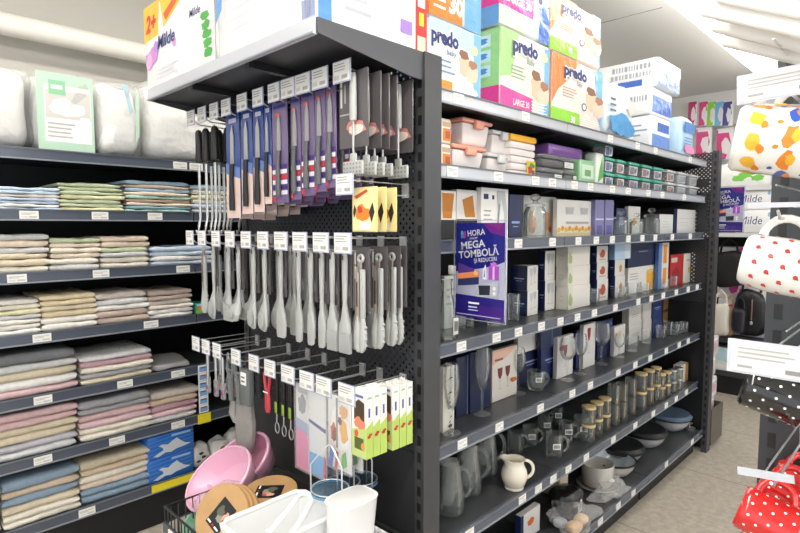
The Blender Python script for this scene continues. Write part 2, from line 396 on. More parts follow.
# topper shelf over the hooks
tb = gmb(); tb.box(.79, 1.141, 1.045, 2.015, 1.945, 1.965, mat('#3c3d40', .4, .3))
tb.box(.79, 1.141, 1.35, 1.37, 1.925, 1.944, DARK); tb.box(.79, 1.141, 1.69, 1.71, 1.925, 1.944, DARK)
tp = tb.build('topper_shelf', gond)
for y0, y1 in ((1.038, 1.044), (2.016, 2.022)):
    b = gmb(); b.prism([(.785, 1.94), (.785, 1.975), (1.145, 1.975), (1.145, 1.90), (1.10, 1.90)], y1 - y0, mat('#515257', .4, .3), 'y', (y0 + y1) / 2); b.build('side_bracket', tp)
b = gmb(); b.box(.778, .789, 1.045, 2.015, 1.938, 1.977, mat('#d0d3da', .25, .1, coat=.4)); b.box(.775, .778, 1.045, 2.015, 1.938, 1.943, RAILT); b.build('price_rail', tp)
# lower basket shelf of the end
b = gmb(); b.box(.70, 1.147, 1.07, 1.80, .385, .40, DARK); b.build('basket_shelf', gond)

# wire basket front on that shelf
wb = root('wire_basket', 'dark wire basket with a price tag below the hanging tools', 'basket', (.92, 1.435, .401))
b = MB(); wx = mat('#4a4d50', .4, .5)
for z in (.006, .06, .115, .17): b.tube([(-.22, -.35, z), (-.22, .35, z), (.21, .35, z), (.21, -.35, z)], .0032 if z != .17 else .0045, wx, closed=True)
y = -.35
while y <= .351: b.tube([(.21, y, .006), (-.22, y, .006), (-.22, y, .17)], .0022, wx, n=5); y += .025
x = -.2
while x <= .2: b.tube([(x, -.35, .17), (x, -.35, .006), (x, .35, .006), (x, .35, .17)], .0022, wx, n=5); x += .025
b.build('wire_frame', wb)
b = MB(); b.box(-.232, -.226, .02, .34, .075, .125, RAIL); b.build('price_rail', wb)
b = MB(); b.box(-.236, -.232, .22, .29, .078, .122, LBL); f = Face(b, (-.236, .29, .078), (0, -1, 0), (0, 0, 1), .07, .044); f.lines(.1, .15, .9, .85, 4, LINE); b.build('price_label', wb)

# ------------------------------------------------------------------ wall shelving with the towels
WR = (.9, 2.95, 0)
wall_unit = root('wall_shelving', 'dark grey wall shelving stacked with towels along the wall', 'shelving', WR)
WM = Matrix.Translation((-WR[0], -WR[1], 0))
def wmb(): b = MB(); b.M = WM; return b
LZ = [1.815, 1.563, 1.302, 1.043, .776, .515, .222]
WJ = [-.75, .25, 1.25, 2.25, 3.25]
WL = [[180, 196], [29, 100, 155], [17, 101, 183], [42, 151], [43, 125, 178], [43, 117, 178], [87]]
for li, z in enumerate(LZ):
    for k in range(4):
        x0, x1 = WJ[k], WJ[k + 1]
        b = wmb(); b.box(x0 + .002, x1 - .002, 2.712, 3.235, z - .022, z, SHELF); b.box(x0 + .003, x1 - .003, 2.714, 2.744, z - .034, z - .0225, DARK)
        sh = b.build('shelf', wall_unit)
        rail(sh, x0, x1, z + .004, .044, 2.70, RAIL, wmb)
        for px in WL[li]:
            X = Xp(px, 2.70, z - .02)
            if x0 < X < x1: price_label(sh, X, .068, z - .036, z - .002, 2.70, wmb)
        if li == 6:
            X = Xp(172, 2.7, z - .02)
            if x0 < X < x1: wmb().box(X - .10, X + .115, 2.6955, 2.699, z - .036, z - .001, mat('#f2df2a', .5)).build('yellow_label', sh)
for k in range(4):
    wmb().box(WJ[k] + .001, WJ[k + 1] - .001, 3.24, 3.255, .05, 1.98, DARK2).build('back_panel', wall_unit)
    wmb().box(WJ[k] + .001, WJ[k + 1] - .001, 2.73, 2.745, 0, .185, DARK2).build('kick_plate', wall_unit)
for X in WJ:
    b = wmb(); b.box(X - .03, X + .03, 3.22, 3.2395, 0, 2.0, DARK)
    z = .3
    while z < 1.95: b.box(X - .006, X + .006, 3.219, 3.2199, z, z + .03, BLACK); z += .0508
    b.build('upright', wall_unit)

# towels ---------------------------------------------------------------
def towel(w, d, t, m, seed, plaid=None):
    """one folded towel: a slab with a rounded fold at the front and soft ends; front at y=0, lies on z=0"""
    r = random.Random(seed); b = MB(); NX = 14; prof = []
    h = t / 2
    for i in range(9):
        a = -math.pi / 2 + math.pi * i / 8; prof.append((h * .9 - h * .9 * math.cos(a), h + h * math.sin(a) * (1 if abs(math.sin(a)) > .3 else .55)))
    front_pts = prof
    prof = front_pts + [(d * .4, t), (d * .8, t * .98), (d, t * .8), (d, t * .2), (d * .8, .0), (d * .4, 0)]
    vs, fs = [], []; n = len(prof); ph = r.uniform(0, 9)
    for k in range(NX + 1):
        u = k / NX; x = w * u; e = min(1, min(u, 1 - u) * 22 + .62)
        for (y, z) in prof:
            wv = .0018 * math.sin(u * 7 + ph) + .0012 * math.sin(u * 17 + ph * 2)
            yy = y + .004 * math.sin(u * 5 + ph * 1.7) + (0 if y > .05 else .0025 * math.sin(u * 23 + ph))
            zz = (z - h) * e + h + (wv if z > h * 1.3 else 0) * min(1, e)
            vs.append((x + (.004 * math.sin(ph + z * 60)), yy, max(0.0003, zz)))
    for k in range(NX):
        for i in range(n):
            i2 = (i + 1) % n; fs.append((k * n + i, k * n + i2, (k + 1) * n + i2, (k + 1) * n + i))
    fs.append(tuple(range(n))); fs.append(tuple(NX * n + i for i in range(n))[::-1])
    b.add(vs, fs, m, True)
    return b
CN = {}
def cc(name, h): CN[name] = h
for n_, h_ in dict(pale_blue='#b9cfe8', sky_blue='#8fb7d8', sage='#b9c69c', moss='#a3b183', lemon='#e3dfa8', aqua='#a5dcc8', tan='#cdb191', peach='#e6cfb4', teal='#6fa6b8', brown='#b48f76', cream='#ece2cd',
                   beige='#d8c7a3', grey='#c4c5c5', light_grey='#d6d6d6', rose='#cfa3a5', pink='#d9aeb6', dusty_pink='#b98896', white='#efece6', charcoal='#4e5155', mid_grey='#8d8e93', lilac_grey='#a9a8b3', taupe='#b39c8c', pale_taupe='#cbbdb0',
                   sand='#cbbb98', denim_blue='#6d8aa3', straw='#dcc898', ivory='#e9e5d8').items(): cc(n_, h_)
def cname(c): return c.replace('_', ' ')
STK = [  # shelf, px0, px1, top pixel row, colours from the top, where
 (1, -8, 61, 187, 'pale_blue pale_blue cream pale_blue pale_blue white pale_blue'.split(), 'pale blue stack under the pillows'),
 (1, 60, 124, 183, 'sage moss sage lemon sage sage lemon'.split(), 'sage green stack under the pillows'),
 (1, 126, 191, 181, 'sky_blue tan sky_blue peach aqua brown peach teal aqua'.split(), 'many-coloured stack under the pillows'),
 (1, 193, 236, 185, 'pale_blue cream lemon cream pale_blue white'.split(), 'pastel stack behind the black-handled tools'),
 (2, -20, 50, 234, 'grey peach grey beige beige cream'.split(), 'grey and tan stack, third shelf down'),
 (2, 50, 101, 238, 'sage peach cream peach cream white'.split(), 'sage-topped stack, third shelf down'),
 (2, 101, 150, 236, 'peach peach sage grey cream cream'.split(), 'peach-topped stack, third shelf down'),
 (2, 151, 213, 246, 'pale_blue pale_blue white pale_blue'.split(), 'low blue stack, third shelf down'),
 (3, -22, 42, 297, 'ivory cream lemon grey ivory ivory white'.split(), 'cream and grey stack, fourth shelf down'),
 (3, 41, 98, 292, 'straw straw beige straw ivory ivory'.split(), 'straw-yellow stack, fourth shelf down'),
 (3, 97, 149, 290, 'pale_taupe light_grey white taupe taupe'.split(), 'pale taupe stack, fourth shelf down'),
 (3, 149, 194, 288, 'taupe taupe pale_taupe cream white white'.split(), 'brown-topped stack, fourth shelf down'),
 (4, -30, 79, 345, 'charcoal grey sand white rose'.split(), 'charcoal-topped stack, fifth shelf down'),
 (4, 81, 153, 346, 'light_grey dusty_pink cream mid_grey sand'.split(), 'printed-towel stack, fifth shelf'),
 (5, -30, 79, 399, 'rose rose sand beige lilac_grey light_grey'.split(), 'rose-topped stack, sixth shelf down'),
 (5, 80, 152, 388, 'mid_grey mid_grey rose pink cream cream'.split(), 'grey-topped stack, sixth shelf down'),
 (5, 152, 199, 382, 'pale_taupe tan dusty_pink pink white'.split(), 'tan-topped stack, sixth shelf down'),
 (6, 4, 82, 461, 'denim_blue tan denim_blue beige cream cream'.split(), 'blue-topped stack on the bottom shelf'),
 (6, 82, 151, 444, 'sand tan cream peach denim_blue denim_blue'.split(), 'sand-topped stack on the bottom shelf'),
 (6, -60, 2, 470, 'white cream white light_grey white'.split(), 'white stack at the picture edge'),
]
for si, (li, p0, p1, pt, cols, where) in enumerate(STK):
    zs = LZ[li] + .0004; Y = 2.718
    x0, x1 = Xp(p0, Y, zs + .04), Xp(p1, Y, zs + .04)
    top = Zp(pt, Xp((max(p0, 4) + p1) / 2, Y, zs), Y + (.20 if li >= 4 else .12 if li == 3 else 0)); n = len(cols); th = (top - zs) / n
    weights = [R.uniform(.85, 1.15) for _ in cols]
    if li >= 4: weights[0] *= 1.25
    tot = sum(weights); z = zs
    for k in range(n - 1, -1, -1):
        t = (top - zs) * weights[k] / tot
        o = towel(x1 - x0 - .006 + R.uniform(-.004, .004), R.uniform(.30, .33), t - .0016, terry(CN[cols[k]]), si * 40 + k).build('folded_towel', loc=(x0 + R.uniform(-.002, .003), Y + R.uniform(0, .008), z))
        z += t
        if si == 13 and k == 0:
            q = MB(); f = Face(q, (.13, .05, t), (1, 0, 0), (0, 1, 0), .2, .2)
            for i in range(34):
                a, bb = R.uniform(0, 1), R.uniform(0, 1)
                if (a - .5) ** 2 + (bb - .5) ** 2 < .25: f.poly([(a, bb), (a + .06, bb + .02), (a + .03, bb + .06)], mat('#3c3c40', .9))
            q.build('printed_motif', o)
        lb = f"{cname(cols[k])} folded towel, {ORD[k]} from the top of the {where}"
        tag(o, lb, 'towel', 'folded towels on the wall shelving')
# towel-aisle extras
b = MB(); b.soft(0, .20, 0, .26, 0, .035, glassy('grey_film', '#e8e8e8', .15, .6, haze=.55, hazecol='#d9d8d5', bump=(30, 1)), p=5, lump=.012, seed=3)
tag(b.build('packed_cloth', loc=(Xp(155, 2.72, .79), 2.725, LZ[4])), 'flat grey packet in film beside the printed towel stack', 'packet')
def glove_box(z, lab):
    X0, X1 = Xp(148, 2.72, z + .05), Xp(194, 2.72, z + .05); w = X1 - X0; h = .118
    b = MB(); bl = mat('#2f6fc4', .35, coat=.3); b.rbox(0, w, 0, .22, 0, h, bl, .006)
    f = front(b, w, h); hand = mat('#cfd6dd', .5)
    for i in range(5): f.poly([(.02, .2 + i * .17), (.98, .34 + i * .17), (.98, .38 + i * .17), (.02, .23 + i * .17)], mat('#4d8ad6', .4))
    f.poly([(.10, .12), (.22, .22), (.32, .30), (.30, .42), (.22, .52), (.30, .56), (.42, .50), (.52, .62), (.62, .70), (.66, .60), (.78, .40), (.92, .30), (.80, .26), (.60, .22), (.48, .14), (.36, .18), (.2, .06)], hand)
    f.rect(.5, .80, .92, .90, mat('#9cc0ea'))
    return tag(b.build('boxed_wipes', loc=(X0, 2.72, z)), lab, 'box', 'blue packs on the bottom shelf')
glove_box(LZ[6] + .0005, 'blue pack with a grey hand print, lower of two on the bottom shelf')
glove_box(LZ[6] + .1195, 'blue pack with a grey hand print, upper of two on the bottom shelf')
b = MB(); b.rbox(0, .07, 0, .1, 0, .055, mat('#2c8a7a', .4), .006); f = front(b, .07, .055); f.rect(0, .0, 1, .35, mat('#7ec24a')).rect(.1, .35, .6, .7, mat('#d98a2b')).rect(.1, .72, .9, .92, mat('#bfe0f0'))
tag(b.build('sponge_pack', loc=(Xp(196, 2.72, 1.07), 2.722, LZ[3])), 'small teal pack with an orange square beside the brown-topped towels', 'pack')
cs = root('clip_strip', 'narrow hanging strip of blue and white cards with a yellow tag', 'clip strip', (Xp(203, 2.69, .62), 2.687, .0))
for k in range(6):
    b = MB(); z = .52 + k * .042; b.box(-.025, .025, -.004, 0, z + .01, z + .05, WHITE); f = Face(b, (-.025, -.004, z + .01), (1, 0, 0), (0, 0, 1), .05, .04); f.rect(.1, .15, .9, .8, mat('#7fb0dc')).rect(.2, .6, .8, .8, mat('#c23b4a' if k in (0, 4) else '#3d67ab')); b.build('card', cs)
MB().box(-.035, .035, -.008, -.005, .475, .525, mat('#efdc2c')).build('yellow_tag', cs)

# pillows on top
def pillow(px0, px1, ptop, lab, seed, green=False, blue=False, d=.42):
    z = LZ[0] + .004; Y = 2.74; X0, X1 = Xp(px0, Y, 1.95), Xp(px1, Y, 1.95); top = Zp(ptop, (X0 + X1) / 2, Y + .08) - z; w = X1 - X0
    r_ = root('packed_pillow', lab, 'pillow', (X0, Y, z), 'pillows on top of the towel shelving')
    b = MB(); b.soft(0, w, 0, d, 0, top, mat('#f3f3f0', .9, bump=(6, .7, .06)), p=5.5, lump=.035, seed=seed, n=14, scale=7); b.build('pillow', r_)
    b = MB(); b.soft(-.012, w + .012, -.012, d + .01, -.001, top + .012, FILM, p=6.5, lump=.03, seed=seed + 5, n=14, scale=11); b.build('plastic_bag', r_)
    if green:
        b = MB(); g = mat('#b7d6c0', .6); f = front(b, w, top, y=-.017); f.rect(.02, .0, .98, .99, g); f.rect(.14, .12, .93, .84, mat('#f3f2ee', .6)); f.rect(.16, .42, .92, .78, mat('#cfcdc7', .6))
        f.blob(.5, .56, .3, .12, mat('#efeeea', .6), 2); f.rect(.22, .72, .50, .90, mat('#8cc49c', .6)); f.rect(.26, .79, .45, .84, mat('#e6f0e8'))
        f.lines(.18, .16, .7, .38, 4, mat('#b7b5b2')); f.rect(.74, .38, .9, .46, WHITE); b.build('printed_insert', r_)
    if blue:
        b = MB(); f = front(b, w, top, y=-.014); f.poly([(.55, .98), (.68, .98), (.80, .62), (.72, .60)], mat('#a9cbd6', .5)).poly([(.86, .9), (.95, .9), (.93, .3), (.85, .2)], mat('#b9d6c0', .6)); b.build('printed_strip', r_)
    return r_
pillow(-70, 32, 66, 'plain white pillow in clear film, cut off by the picture edge', 1)
pillow(35, 94, 78, 'white pillow bag with a large pale green printed insert', 2, green=True)
pillow(98, 141, 86, 'white pillow bag with a slanted pale blue strip', 3, blue=True)
pillow(147, 232, 90, 'white pillow bag behind the black-handled tools', 4)
# ------------------------------------------------------------------ packs on the gondola's top shelf
PL = lambda h, r=.3: mat(h, r, coat=.5, bump=(22, .35, .02))
def diaper(px0, px1, ptop, z0, depth, kind, lab, Y=1.125, z1=None):
    X0, X1 = Xp(px0, Y, z0 + .1), Xp(px1, Y, z0 + .1); w = X1 - X0
    h = (Zp(ptop, X1, Y) if z1 is None else z1) - z0
    base = {'blue': '#eef3f6', 'orange_top': '#e7e6ea', 'green': '#e6efd6', 'pink_top': '#dfe6ea', 'orange': '#f3e4d8'}[kind]
    b = MB(); b.rbox(0, w, 0, depth, 0, h, PL(base), .014, 3); f = front(b, w, h); s = side(b, depth, h)
    navy = mat('#28356f', .4); wh = WHITE
    def word(u, v, hh, fit):
        f.text('predo', u, v, hh, wh, .12, 0, fit).text('predo', u, v, hh, navy, .05, 0, fit); f.text('baby', u + fit * .55, v - hh * .62, hh * .42, navy, .0, .2)
    def people(u, v):
        f.blob(u, v, .13, .17, mat('#e8bfa4', .5), 3).blob(u - .01, v + .13, .1, .08, mat('#8a5f45', .5), 4).blob(u + .15, v - .1, .12, .16, mat('#ecc9b2', .5), 5).blob(u + .16, v + .03, .09, .07, mat('#a5765a', .5), 6)
    if kind == 'blue':
        f.poly([(.0, .99), (.99, .99), (.99, .6), (.5, .75), (.0, .8)], PL('#bcd9ea')); f.rect(.84, .02, .99, .98, PL('#7db7de')); people(.66, .5)
        f.ell(.86, .74, .06, .07, mat('#efe0a0')); f.blob(.5, .12, .48, .16, wh, 9); f.rect(.02, .06, .42, .2, PL('#f08d2c')); word(.03, .68, .2, .50); f.lines(.1, .28, .5, .5, 3, mat('#8796b4')); s.rect(.05, .05, .95, .95, PL('#9cc6e4'))
    if kind == 'orange_top':
        f.rect(.0, .02, .62, .58, PL('#ee7f2b')); f.rect(.66, .0, 1, 1, PL('#6aa9d6')); f.rect(.3, .62, .66, 1, PL('#a9cfe6')); f.text('30', .36, .16, .26, wh, .05); f.lines(.08, .12, .33, .44, 3, wh); f.ell(.83, .74, .07, .1, mat('#e9efef')).ell(.83, .74, .04, .06, navy); s.rect(0, .02, 1, .6, PL('#ee7f2b'))
    if kind == 'green':
        f.poly([(.0, .99), (.35, .99), (.2, .45), (.0, .4)], PL('#a8d48c')); f.rect(.78, .0, .995, .8, PL('#cfe4f0')).rect(.88, .05, .995, .95, PL('#74b3e0')); f.poly([(.0, .01), (.62, .01), (.64, .24), (.0, .3)], PL('#e0369a')); people(.72, .42)
        f.ell(.88, .82, .06, .06, mat('#efdfa0')); f.lines(.2, .42, .52, .6, 4, mat('#9aa79a')); f.text('LARGE 30', .24, .10, .08, wh, .02, 0, .32); f.lines(.6, .03, .95, .22, 5, wh); word(.22, .76, .17, .5)
        s.rect(.02, .01, .98, .3, PL('#d92f92')).rect(.02, .3, .98, .99, PL('#8fce86')); 
        for q in (.42, .60, .78): s.rect(.2, q, .8, q + .14, PL('#bfe3ef')).blob(.5, q + .07, .25, .05, mat('#3b8fd0'), 1)
    if kind == 'pink_top':
        f.rect(.0, .3, .68, .62, PL('#e23a9d')); f.poly([(.0, .3), (.6, .3), (.55, .02), (.0, .02)], PL('#dfe9c9')); f.rect(.78, .0, 1, .6, PL('#3469c8')); f.rect(.62, .62, 1, 1, PL('#8fbfe2')); f.text('LARGE 30', .12, .40, .12, wh, .04, 0, .5); f.ell(.8, .66, .08, .12, mat('#eef3f3')).ell(.8, .66, .05, .07, navy); f.blob(.72, .3, .08, .22, mat('#f0f4f8'), 8); s.rect(0, .3, 1, .95, PL('#d92f92')).rect(0, 0, 1, .3, PL('#5f9fd8'))
    if kind == 'orange':
        f.poly([(.0, .99), (.5, .99), (.3, .7), (.1, .5), (.0, .3)], PL('#ee8440')); f.rect(.0, .02, .52, .24, PL('#8fd52c')); f.poly([(.80, .99), (.995, .99), (.995, .02), (.9, .3)], PL('#79b9e0')); people(.76, .5)
        f.lines(.18, .42, .46, .58, 4, mat('#b59a8a')); f.ell(.6, .36, .05, .06, navy).ell(.6, .36, .035, .042, wh); f.text('30', .34, .08, .10, wh, .03); word(.2, .74, .16, .44); f.lines(.52, .03, .95, .2, 5, wh)
        s.rect(.02, .02, .98, .3, PL('#9cd84a')).rect(.02, .3, .98, .98, PL('#f0a878'))
    return tag(b.build('diaper_pack', loc=(X0, Y, z0)), lab, 'diaper pack', 'diaper packs on the top shelf'), z0 + h
Z1 = 1.906
_, zt = diaper(429, 481, 36, Z1, .16, 'blue', 'pale blue diaper pack standing beside the grey upright')
diaper(429, 481, 0, zt + .001, .16, 'orange_top', 'diaper pack with an orange 30 label, on the pale blue pack', z1=zt + .20)
_, zt = diaper(500, 549, 47, Z1, .20, 'green', 'green diaper pack with a magenta lower band on the top shelf')
diaper(499, 549, 0, zt + .001, .20, 'pink_top', 'diaper pack with a pink large 30 label, on the green pack', z1=zt + .23)
_, zt = diaper(552, 602, 73, Z1, .20, 'orange', 'lower of two orange diaper packs with a lime green label')
diaper(550, 600, 19, zt + .001, .20, 'orange', 'upper of two orange diaper packs with a lime green label')

# white and blue packs further along
b = MB(); b.soft(0, .34, 0, .22, 0, .27, mat('#e3eef4', .35, coat=.4, bump=(12, .5, .03)), p=4.5, lump=.03, seed=11, n=12)
f = front(b, .34, .27, y=-.006); f.blob(.42, .28, .4, .2, PL('#3f9ad6'), 3).blob(.6, .2, .3, .14, PL('#2f8fd0'), 5).lines(.05, .42, .25, .7, 3, mat('#5c6b7c')).blob(.75, .62, .12, .14, mat('#ecd3cc'), 6)
tag(b.build('tissue_bag', loc=(Xp(606, 1.12, 2), 1.115, Z1)), 'pale blue film bag bulging beside the orange diaper packs', 'bag')
def wipes(px0, px1, z0, h, yaw, lab, w=.30, d=.20, Y=1.22):
    b = MB(); b.rbox(0, d, -w, 0, 0, h, PL('#f1f4f6'), .012); s = side(b, w, h, y=-w); f = front(b, d, h, y=-w)
    s.rect(.02, .04, .22, .42, PL('#2f5fc0')).rect(.30, .10, .74, .32, PL('#2e5bbb')); s.bars(.26, .62, .86, .8, mat('#a3abb6'), 9)
    f.poly([(.0, .99), (.6, .99), (.99, .3), (.99, .01), (.0, .01)], PL('#3f74cc')).poly([(.1, .2), (.9, .05), (.9, .3), (.2, .6)], PL('#2a57bb'))
    return tag(b.build('wipes_pack', loc=(Xp(px0, Y, z0), Y, z0), rot=(0, 0, yaw)), lab, 'pack', 'white wipes packs on the top shelf')
b = MB(); b.rbox(0, .3, 0, .2, 0, .2, PL('#eef2f6'), .012); f = front(b, .3, .2); f.rect(.05, .1, .95, .5, PL('#5a8ad6')).rect(.3, .6, .9, .85, PL('#2f62c0')); s = side(b, .2, .2); s.lines(.1, .4, .9, .8, 3, mat('#9aa8b8'))
tag(b.build('wipes_pack', loc=(Xp(651, 1.16, 2.0), 1.16, Z1)), 'white pack with a blue front, lowest of the pile beside the film bag', 'pack')
b = MB(); b.rbox(0, .32, 0, .22, 0, .15, PL('#f2f4f6'), .012); f = front(b, .32, .15); f.rect(.04, .1, .96, .7, PL('#4a7cd0')).poly([(.1, .1), (.9, .1), (.9, .5)], PL('#2c5cc0')); s = side(b, .22, .15); s.bars(.1, .5, .9, .7, mat('#a3abb6'), 9).rect(.1, .15, .5, .35, PL('#2f5fc0'))
tag(b.build('wipes_pack', loc=(Xp(651, 1.16, 2.1), 1.16, Z1 + .202)), 'white pack with a blue front, middle of the pile beside the film bag', 'pack')
b = MB(); b.rbox(0, .36, 0, .34, 0, .155, PL('#f1f3f5'), .012); f = front(b, .36, .155); f.rect(.03, .05, .97, .9, PL('#3f73c8')).poly([(.0, .98), (.99, .98), (.99, .6)], PL('#eef2f6')).poly([(.1, .1), (.95, .1), (.95, .55)], PL('#2855b8'))
s = side(b, .34, .155); s.rect(.02, .08, .25, .4, PL('#2f5fc0')).rect(.36, .08, .76, .3, PL('#2f5fc0')); s.bars(.26, .66, .9, .84, mat('#a9afb8'), 10).bars(.24, .40, .9, .56, mat('#b1b7bf'), 10)
tag(b.build('wipes_pack', loc=(Xp(655, 1.15, 2.2), 1.14, Z1 + .354)), 'white pack with blue patches topping the pile beside the film bag', 'pack')
b = MB(); b.soft(0, .24, 0, .15, 0, .25, PL('#b9d8f0'), p=5, lump=.02, seed=4); f = front(b, .24, .25, y=-.004); f.rect(.1, .6, .9, .85, PL('#3a7cc8')).rect(.2, .15, .8, .3, mat('#e48cb4')).rect(.3, .12, .9, .26, mat('#e48cb4')).lines(.15, .3, .85, .5, 3, PL('#5d92d0'))
tag(b.build('cotton_bag', loc=(Xp(680, 1.13, 2.0), 1.12, Z1)), 'small blue bag with a pink stripe at the far shelf end', 'bag')

# ------------------------------------------------------------------ second shelf: tubs and boxes of plastic
S2 = SH['S2'] + .0006
def tub(px0, px1, Y, z, h, d, bodym, lidm, lab, group, deco=None, tap=.16, clip=True):
    X0, X1 = Xp(px0, Y, z + h), Xp(px1, Y, z + h); w = X1 - X0
    r = root('lidded_tub', lab, 'tub', (X0, Y, z), group)
    b = MB(); b.rbox(.006, w - .006, .006, d - .006, 0, h - .011, bodym, .012, 2, tap)
    if deco: 
        f = Face(b, (.012 + w * tap * .3, .008 + d * tap * .30, .004), (1, 0, 0), (0, -.06, 1), w * .72, h * .75); deco(f)
    b.build('body', r)
    b = MB(); b.rbox(0, w, 0, d, h - .0105, h + .002, lidm, .005); b.rbox(.012, w - .012, .012, d - .012, h + .001, h + .006, lidm, .003)
    if clip: b.rbox(w * .36, w * .64, -.010, .004, h - .03, h - .002, lidm, .004)
    b.build('lid', r)
    return r
sal = mat('#efa58e', .4); gryl = mat('#d6d7d6', .4); yel = mat('#f2b424', .4)
zt = Zp(149, Xp(470, 1.15, 1.72), 1.15)
tub(453, 487, 1.14, S2, Zp(149, Xp(470, 1.14, 1.72), 1.14) - S2 + .008, .15, TUBP, sal, 'frosted tub with a salmon lid, lower of two', 'salmon-lidded tubs')
hz = Zp(149, Xp(470, 1.14, 1.72), 1.14) + .0155
tub(463, 493, 1.145, hz, .086, .14, TUBP, sal, 'frosted tub with a salmon lid, upper of two', 'salmon-lidded tubs')
tub(488, 513, 1.155, S2, .075, .15, TUBP, gryl, 'frosted tub with a pale grey lid, lower of two', 'grey-lidded tubs')
tub(493, 514, 1.16, S2 + .082, .078, .14, TUBP, gryl, 'frosted tub with a pale grey lid, upper of two', 'grey-lidded tubs')
r = root('ribbed_tub', 'tall ribbed clear tub with a yellow lid and vegetable sticker', 'tub', (Xp(511, 1.14, 1.76), 1.14, S2))
w = Xp(537, 1.14, 1.76) - Xp(511, 1.14, 1.76); h = Zp(142, Xp(524, 1.14, 1.76), 1.14) - S2
b = MB()
for k in range(5): b.rbox(.004 + .001 * (4 - k), w - .004 - .001 * (4 - k), .004, .136, k * h / 5, (k + 1) * h / 5 - .001, TUBP, .008)
f = front(b, w * .34, h * .42, x=w * .6, z=.01); f.o.y = .001; f.rect(0, 0, 1, 1, mat('#d8c23a')).blob(.4, .4, .3, .3, mat('#c23a2a'), 1).blob(.6, .7, .3, .2, mat('#4c8c3a'), 2).blob(.75, .25, .2, .2, mat('#7a3a8c'), 4)
b.build('body', r); MB().rbox(0, w, 0, .14, h, h + .025, yel, .008).build('lid', r)
b = MB(); b.rbox(0, .17, 0, .16, 0, .16, mat('#8d8983', .7), .004); b.rbox(-.004, .174, -.004, .164, .161, .172, mat('#a5a19a', .7), .003)
tag(b.build('grey_storage_box', loc=(Xp(494, 1.36, 1.78), 1.37, S2)), 'grey box standing behind the frosted tubs', 'box')
def canister(z, lab):
    w = Xp(451, 1.135, 1.72) - Xp(438, 1.135, 1.72); b = MB(); h = .078
    b.rbox(0, w, 0, .05, 0, h, mat('#efe6da', .4, coat=.3), .006); f = front(b, w, h); f.rect(.35, .1, .98, .6, mat('#e0893a')).rect(.3, .66, .98, .86, mat('#c9a880')).rect(.55, .2, .9, .5, mat('#b85a38')); s = side(b, .05, h); s.rect(.1, .1, .9, .8, mat('#e8a860'))
    b.box(w, w + .008, .004, .03, h * .45, h * .8, mat('#2d5fc4', .4))
    return tag(b.build('cracker_pack', loc=(Xp(438, 1.135, 1.72), 1.135, z)), lab, 'pack', 'orange printed packs by the upright')
canister(S2, 'white pack with orange print, lower of two beside the grey upright')
canister(S2 + .0795, 'white pack with orange print, upper of two beside the grey upright')
for i, (c, px, z, hh, lab) in enumerate([('#5b2a78', 450, 0, .05, 'purple pack at the bottom behind the salmon-lidded tubs'), ('#d2443a', 450, .051, .034, 'red pack in the middle behind the salmon-lidded tubs'), ('#b8cc2c', 451, .086, .05, 'yellow-green pack on top behind the salmon-lidded tubs')]):
    b = MB(); b.rbox(0, .075, 0, .07, 0, hh, PL(c), .006); f = front(b, .075, hh); f.rect(.1, .2, .6, .8, mat('#e8d45a' if i != 2 else '#3a7a3c')).rect(.65, .3, .95, .7, WHITE)
    tag(b.build('sponge_pack', loc=(Xp(px, 1.23, 1.75), 1.235, S2 + z)), lab, 'pack')
# clear trays and coloured packs
foil = glassy('foil_film', '#d8dadc', .12, 1.0, haze=.35, hazecol='#b8bcc0', bump=(50, 1.0))
def pack2(px0, px1, Y, z, ptop, d, m, lab, deco=None, name='household_pack', rad=.01):
    X0, X1 = Xp(px0, Y, z + .05), Xp(px1, Y, z + .05); w = X1 - X0; h = Zp(ptop, (X0 + X1) / 2, Y) - z
    b = MB(); b.rbox(0, w, 0, d, 0, h, m, rad)
    if deco: deco(front(b, w, h), side(b, d, h))
    return tag(b.build(name, loc=(X0, Y, z)), lab, 'pack'), z + h
def tray(px0, px1, Y, z, h, lab, m=CLRP):
    X0, X1 = Xp(px0, Y, z), Xp(px1, Y, z); w = X1 - X0; r = root('clear_tray', lab, 'container', (X0, Y, z), 'clear containers on the second shelf')
    MB().rbox(.004, w - .004, .004, .13, 0, h * .6, m, .008, 2, .15).build('tray', r); MB().rbox(0, w, 0, .134, h * .6 + .0005, h, CLRP, .012, 2, 0).build('lid', r)
    b = MB(); f = front(b, w, h * .6, y=-.001); f.rect(.62, .1, .9, .9, LBL).lines(.65, .2, .87, .8, 3, LINE); b.build('sticker', r)
tray(537, 564, 1.14, S2, .052, 'clear tray holding dark foil at the start of the second bay', foil)
tray(566, 577, 1.14, S2, .058, 'small clear container beside the pale green pack, lower')
tray(543, 576, 1.15, S2 + .060, .05, 'clear container lying on the foil tray')
pack2(549, 583, 1.18, S2 + .112, 146, .12, mat('#8a5ba8', .35, coat=.4), 'purple pack on the clear containers', lambda f, s: f.rect(.1, .1, .9, .5, mat('#7a4a9a')).lines(.1, .6, .9, .9, 2, mat('#a87fc0')))
pack2(580, 595, 1.14, S2, 160, .10, mat('#9ccfa0', .35, coat=.4), 'pale green pack beside the clear container', lambda f, s: (f.rect(.12, .25, .88, .8, mat('#cfe8cf')).rect(.3, .35, .7, .6, mat('#7aa86a')), s.rect(.1, .1, .9, .9, mat('#8cc490'))))
pack2(588, 597, 1.26, S2, 152, .08, mat('#b6d8b8', .4), 'mint pack standing behind the pale green pack')
pack2(596, 604, 1.14, S2, 153, .06, mat('#e9f0e6', .4), 'white and green tall pack beside the pale green pack', lambda f, s: f.poly([(.2, .1), (.9, .3), (.7, .9), (.4, .5)], mat('#63b04c')))
mint = mat('#5cc4ab', .35); wl = mat('#e8e9e8', .4)
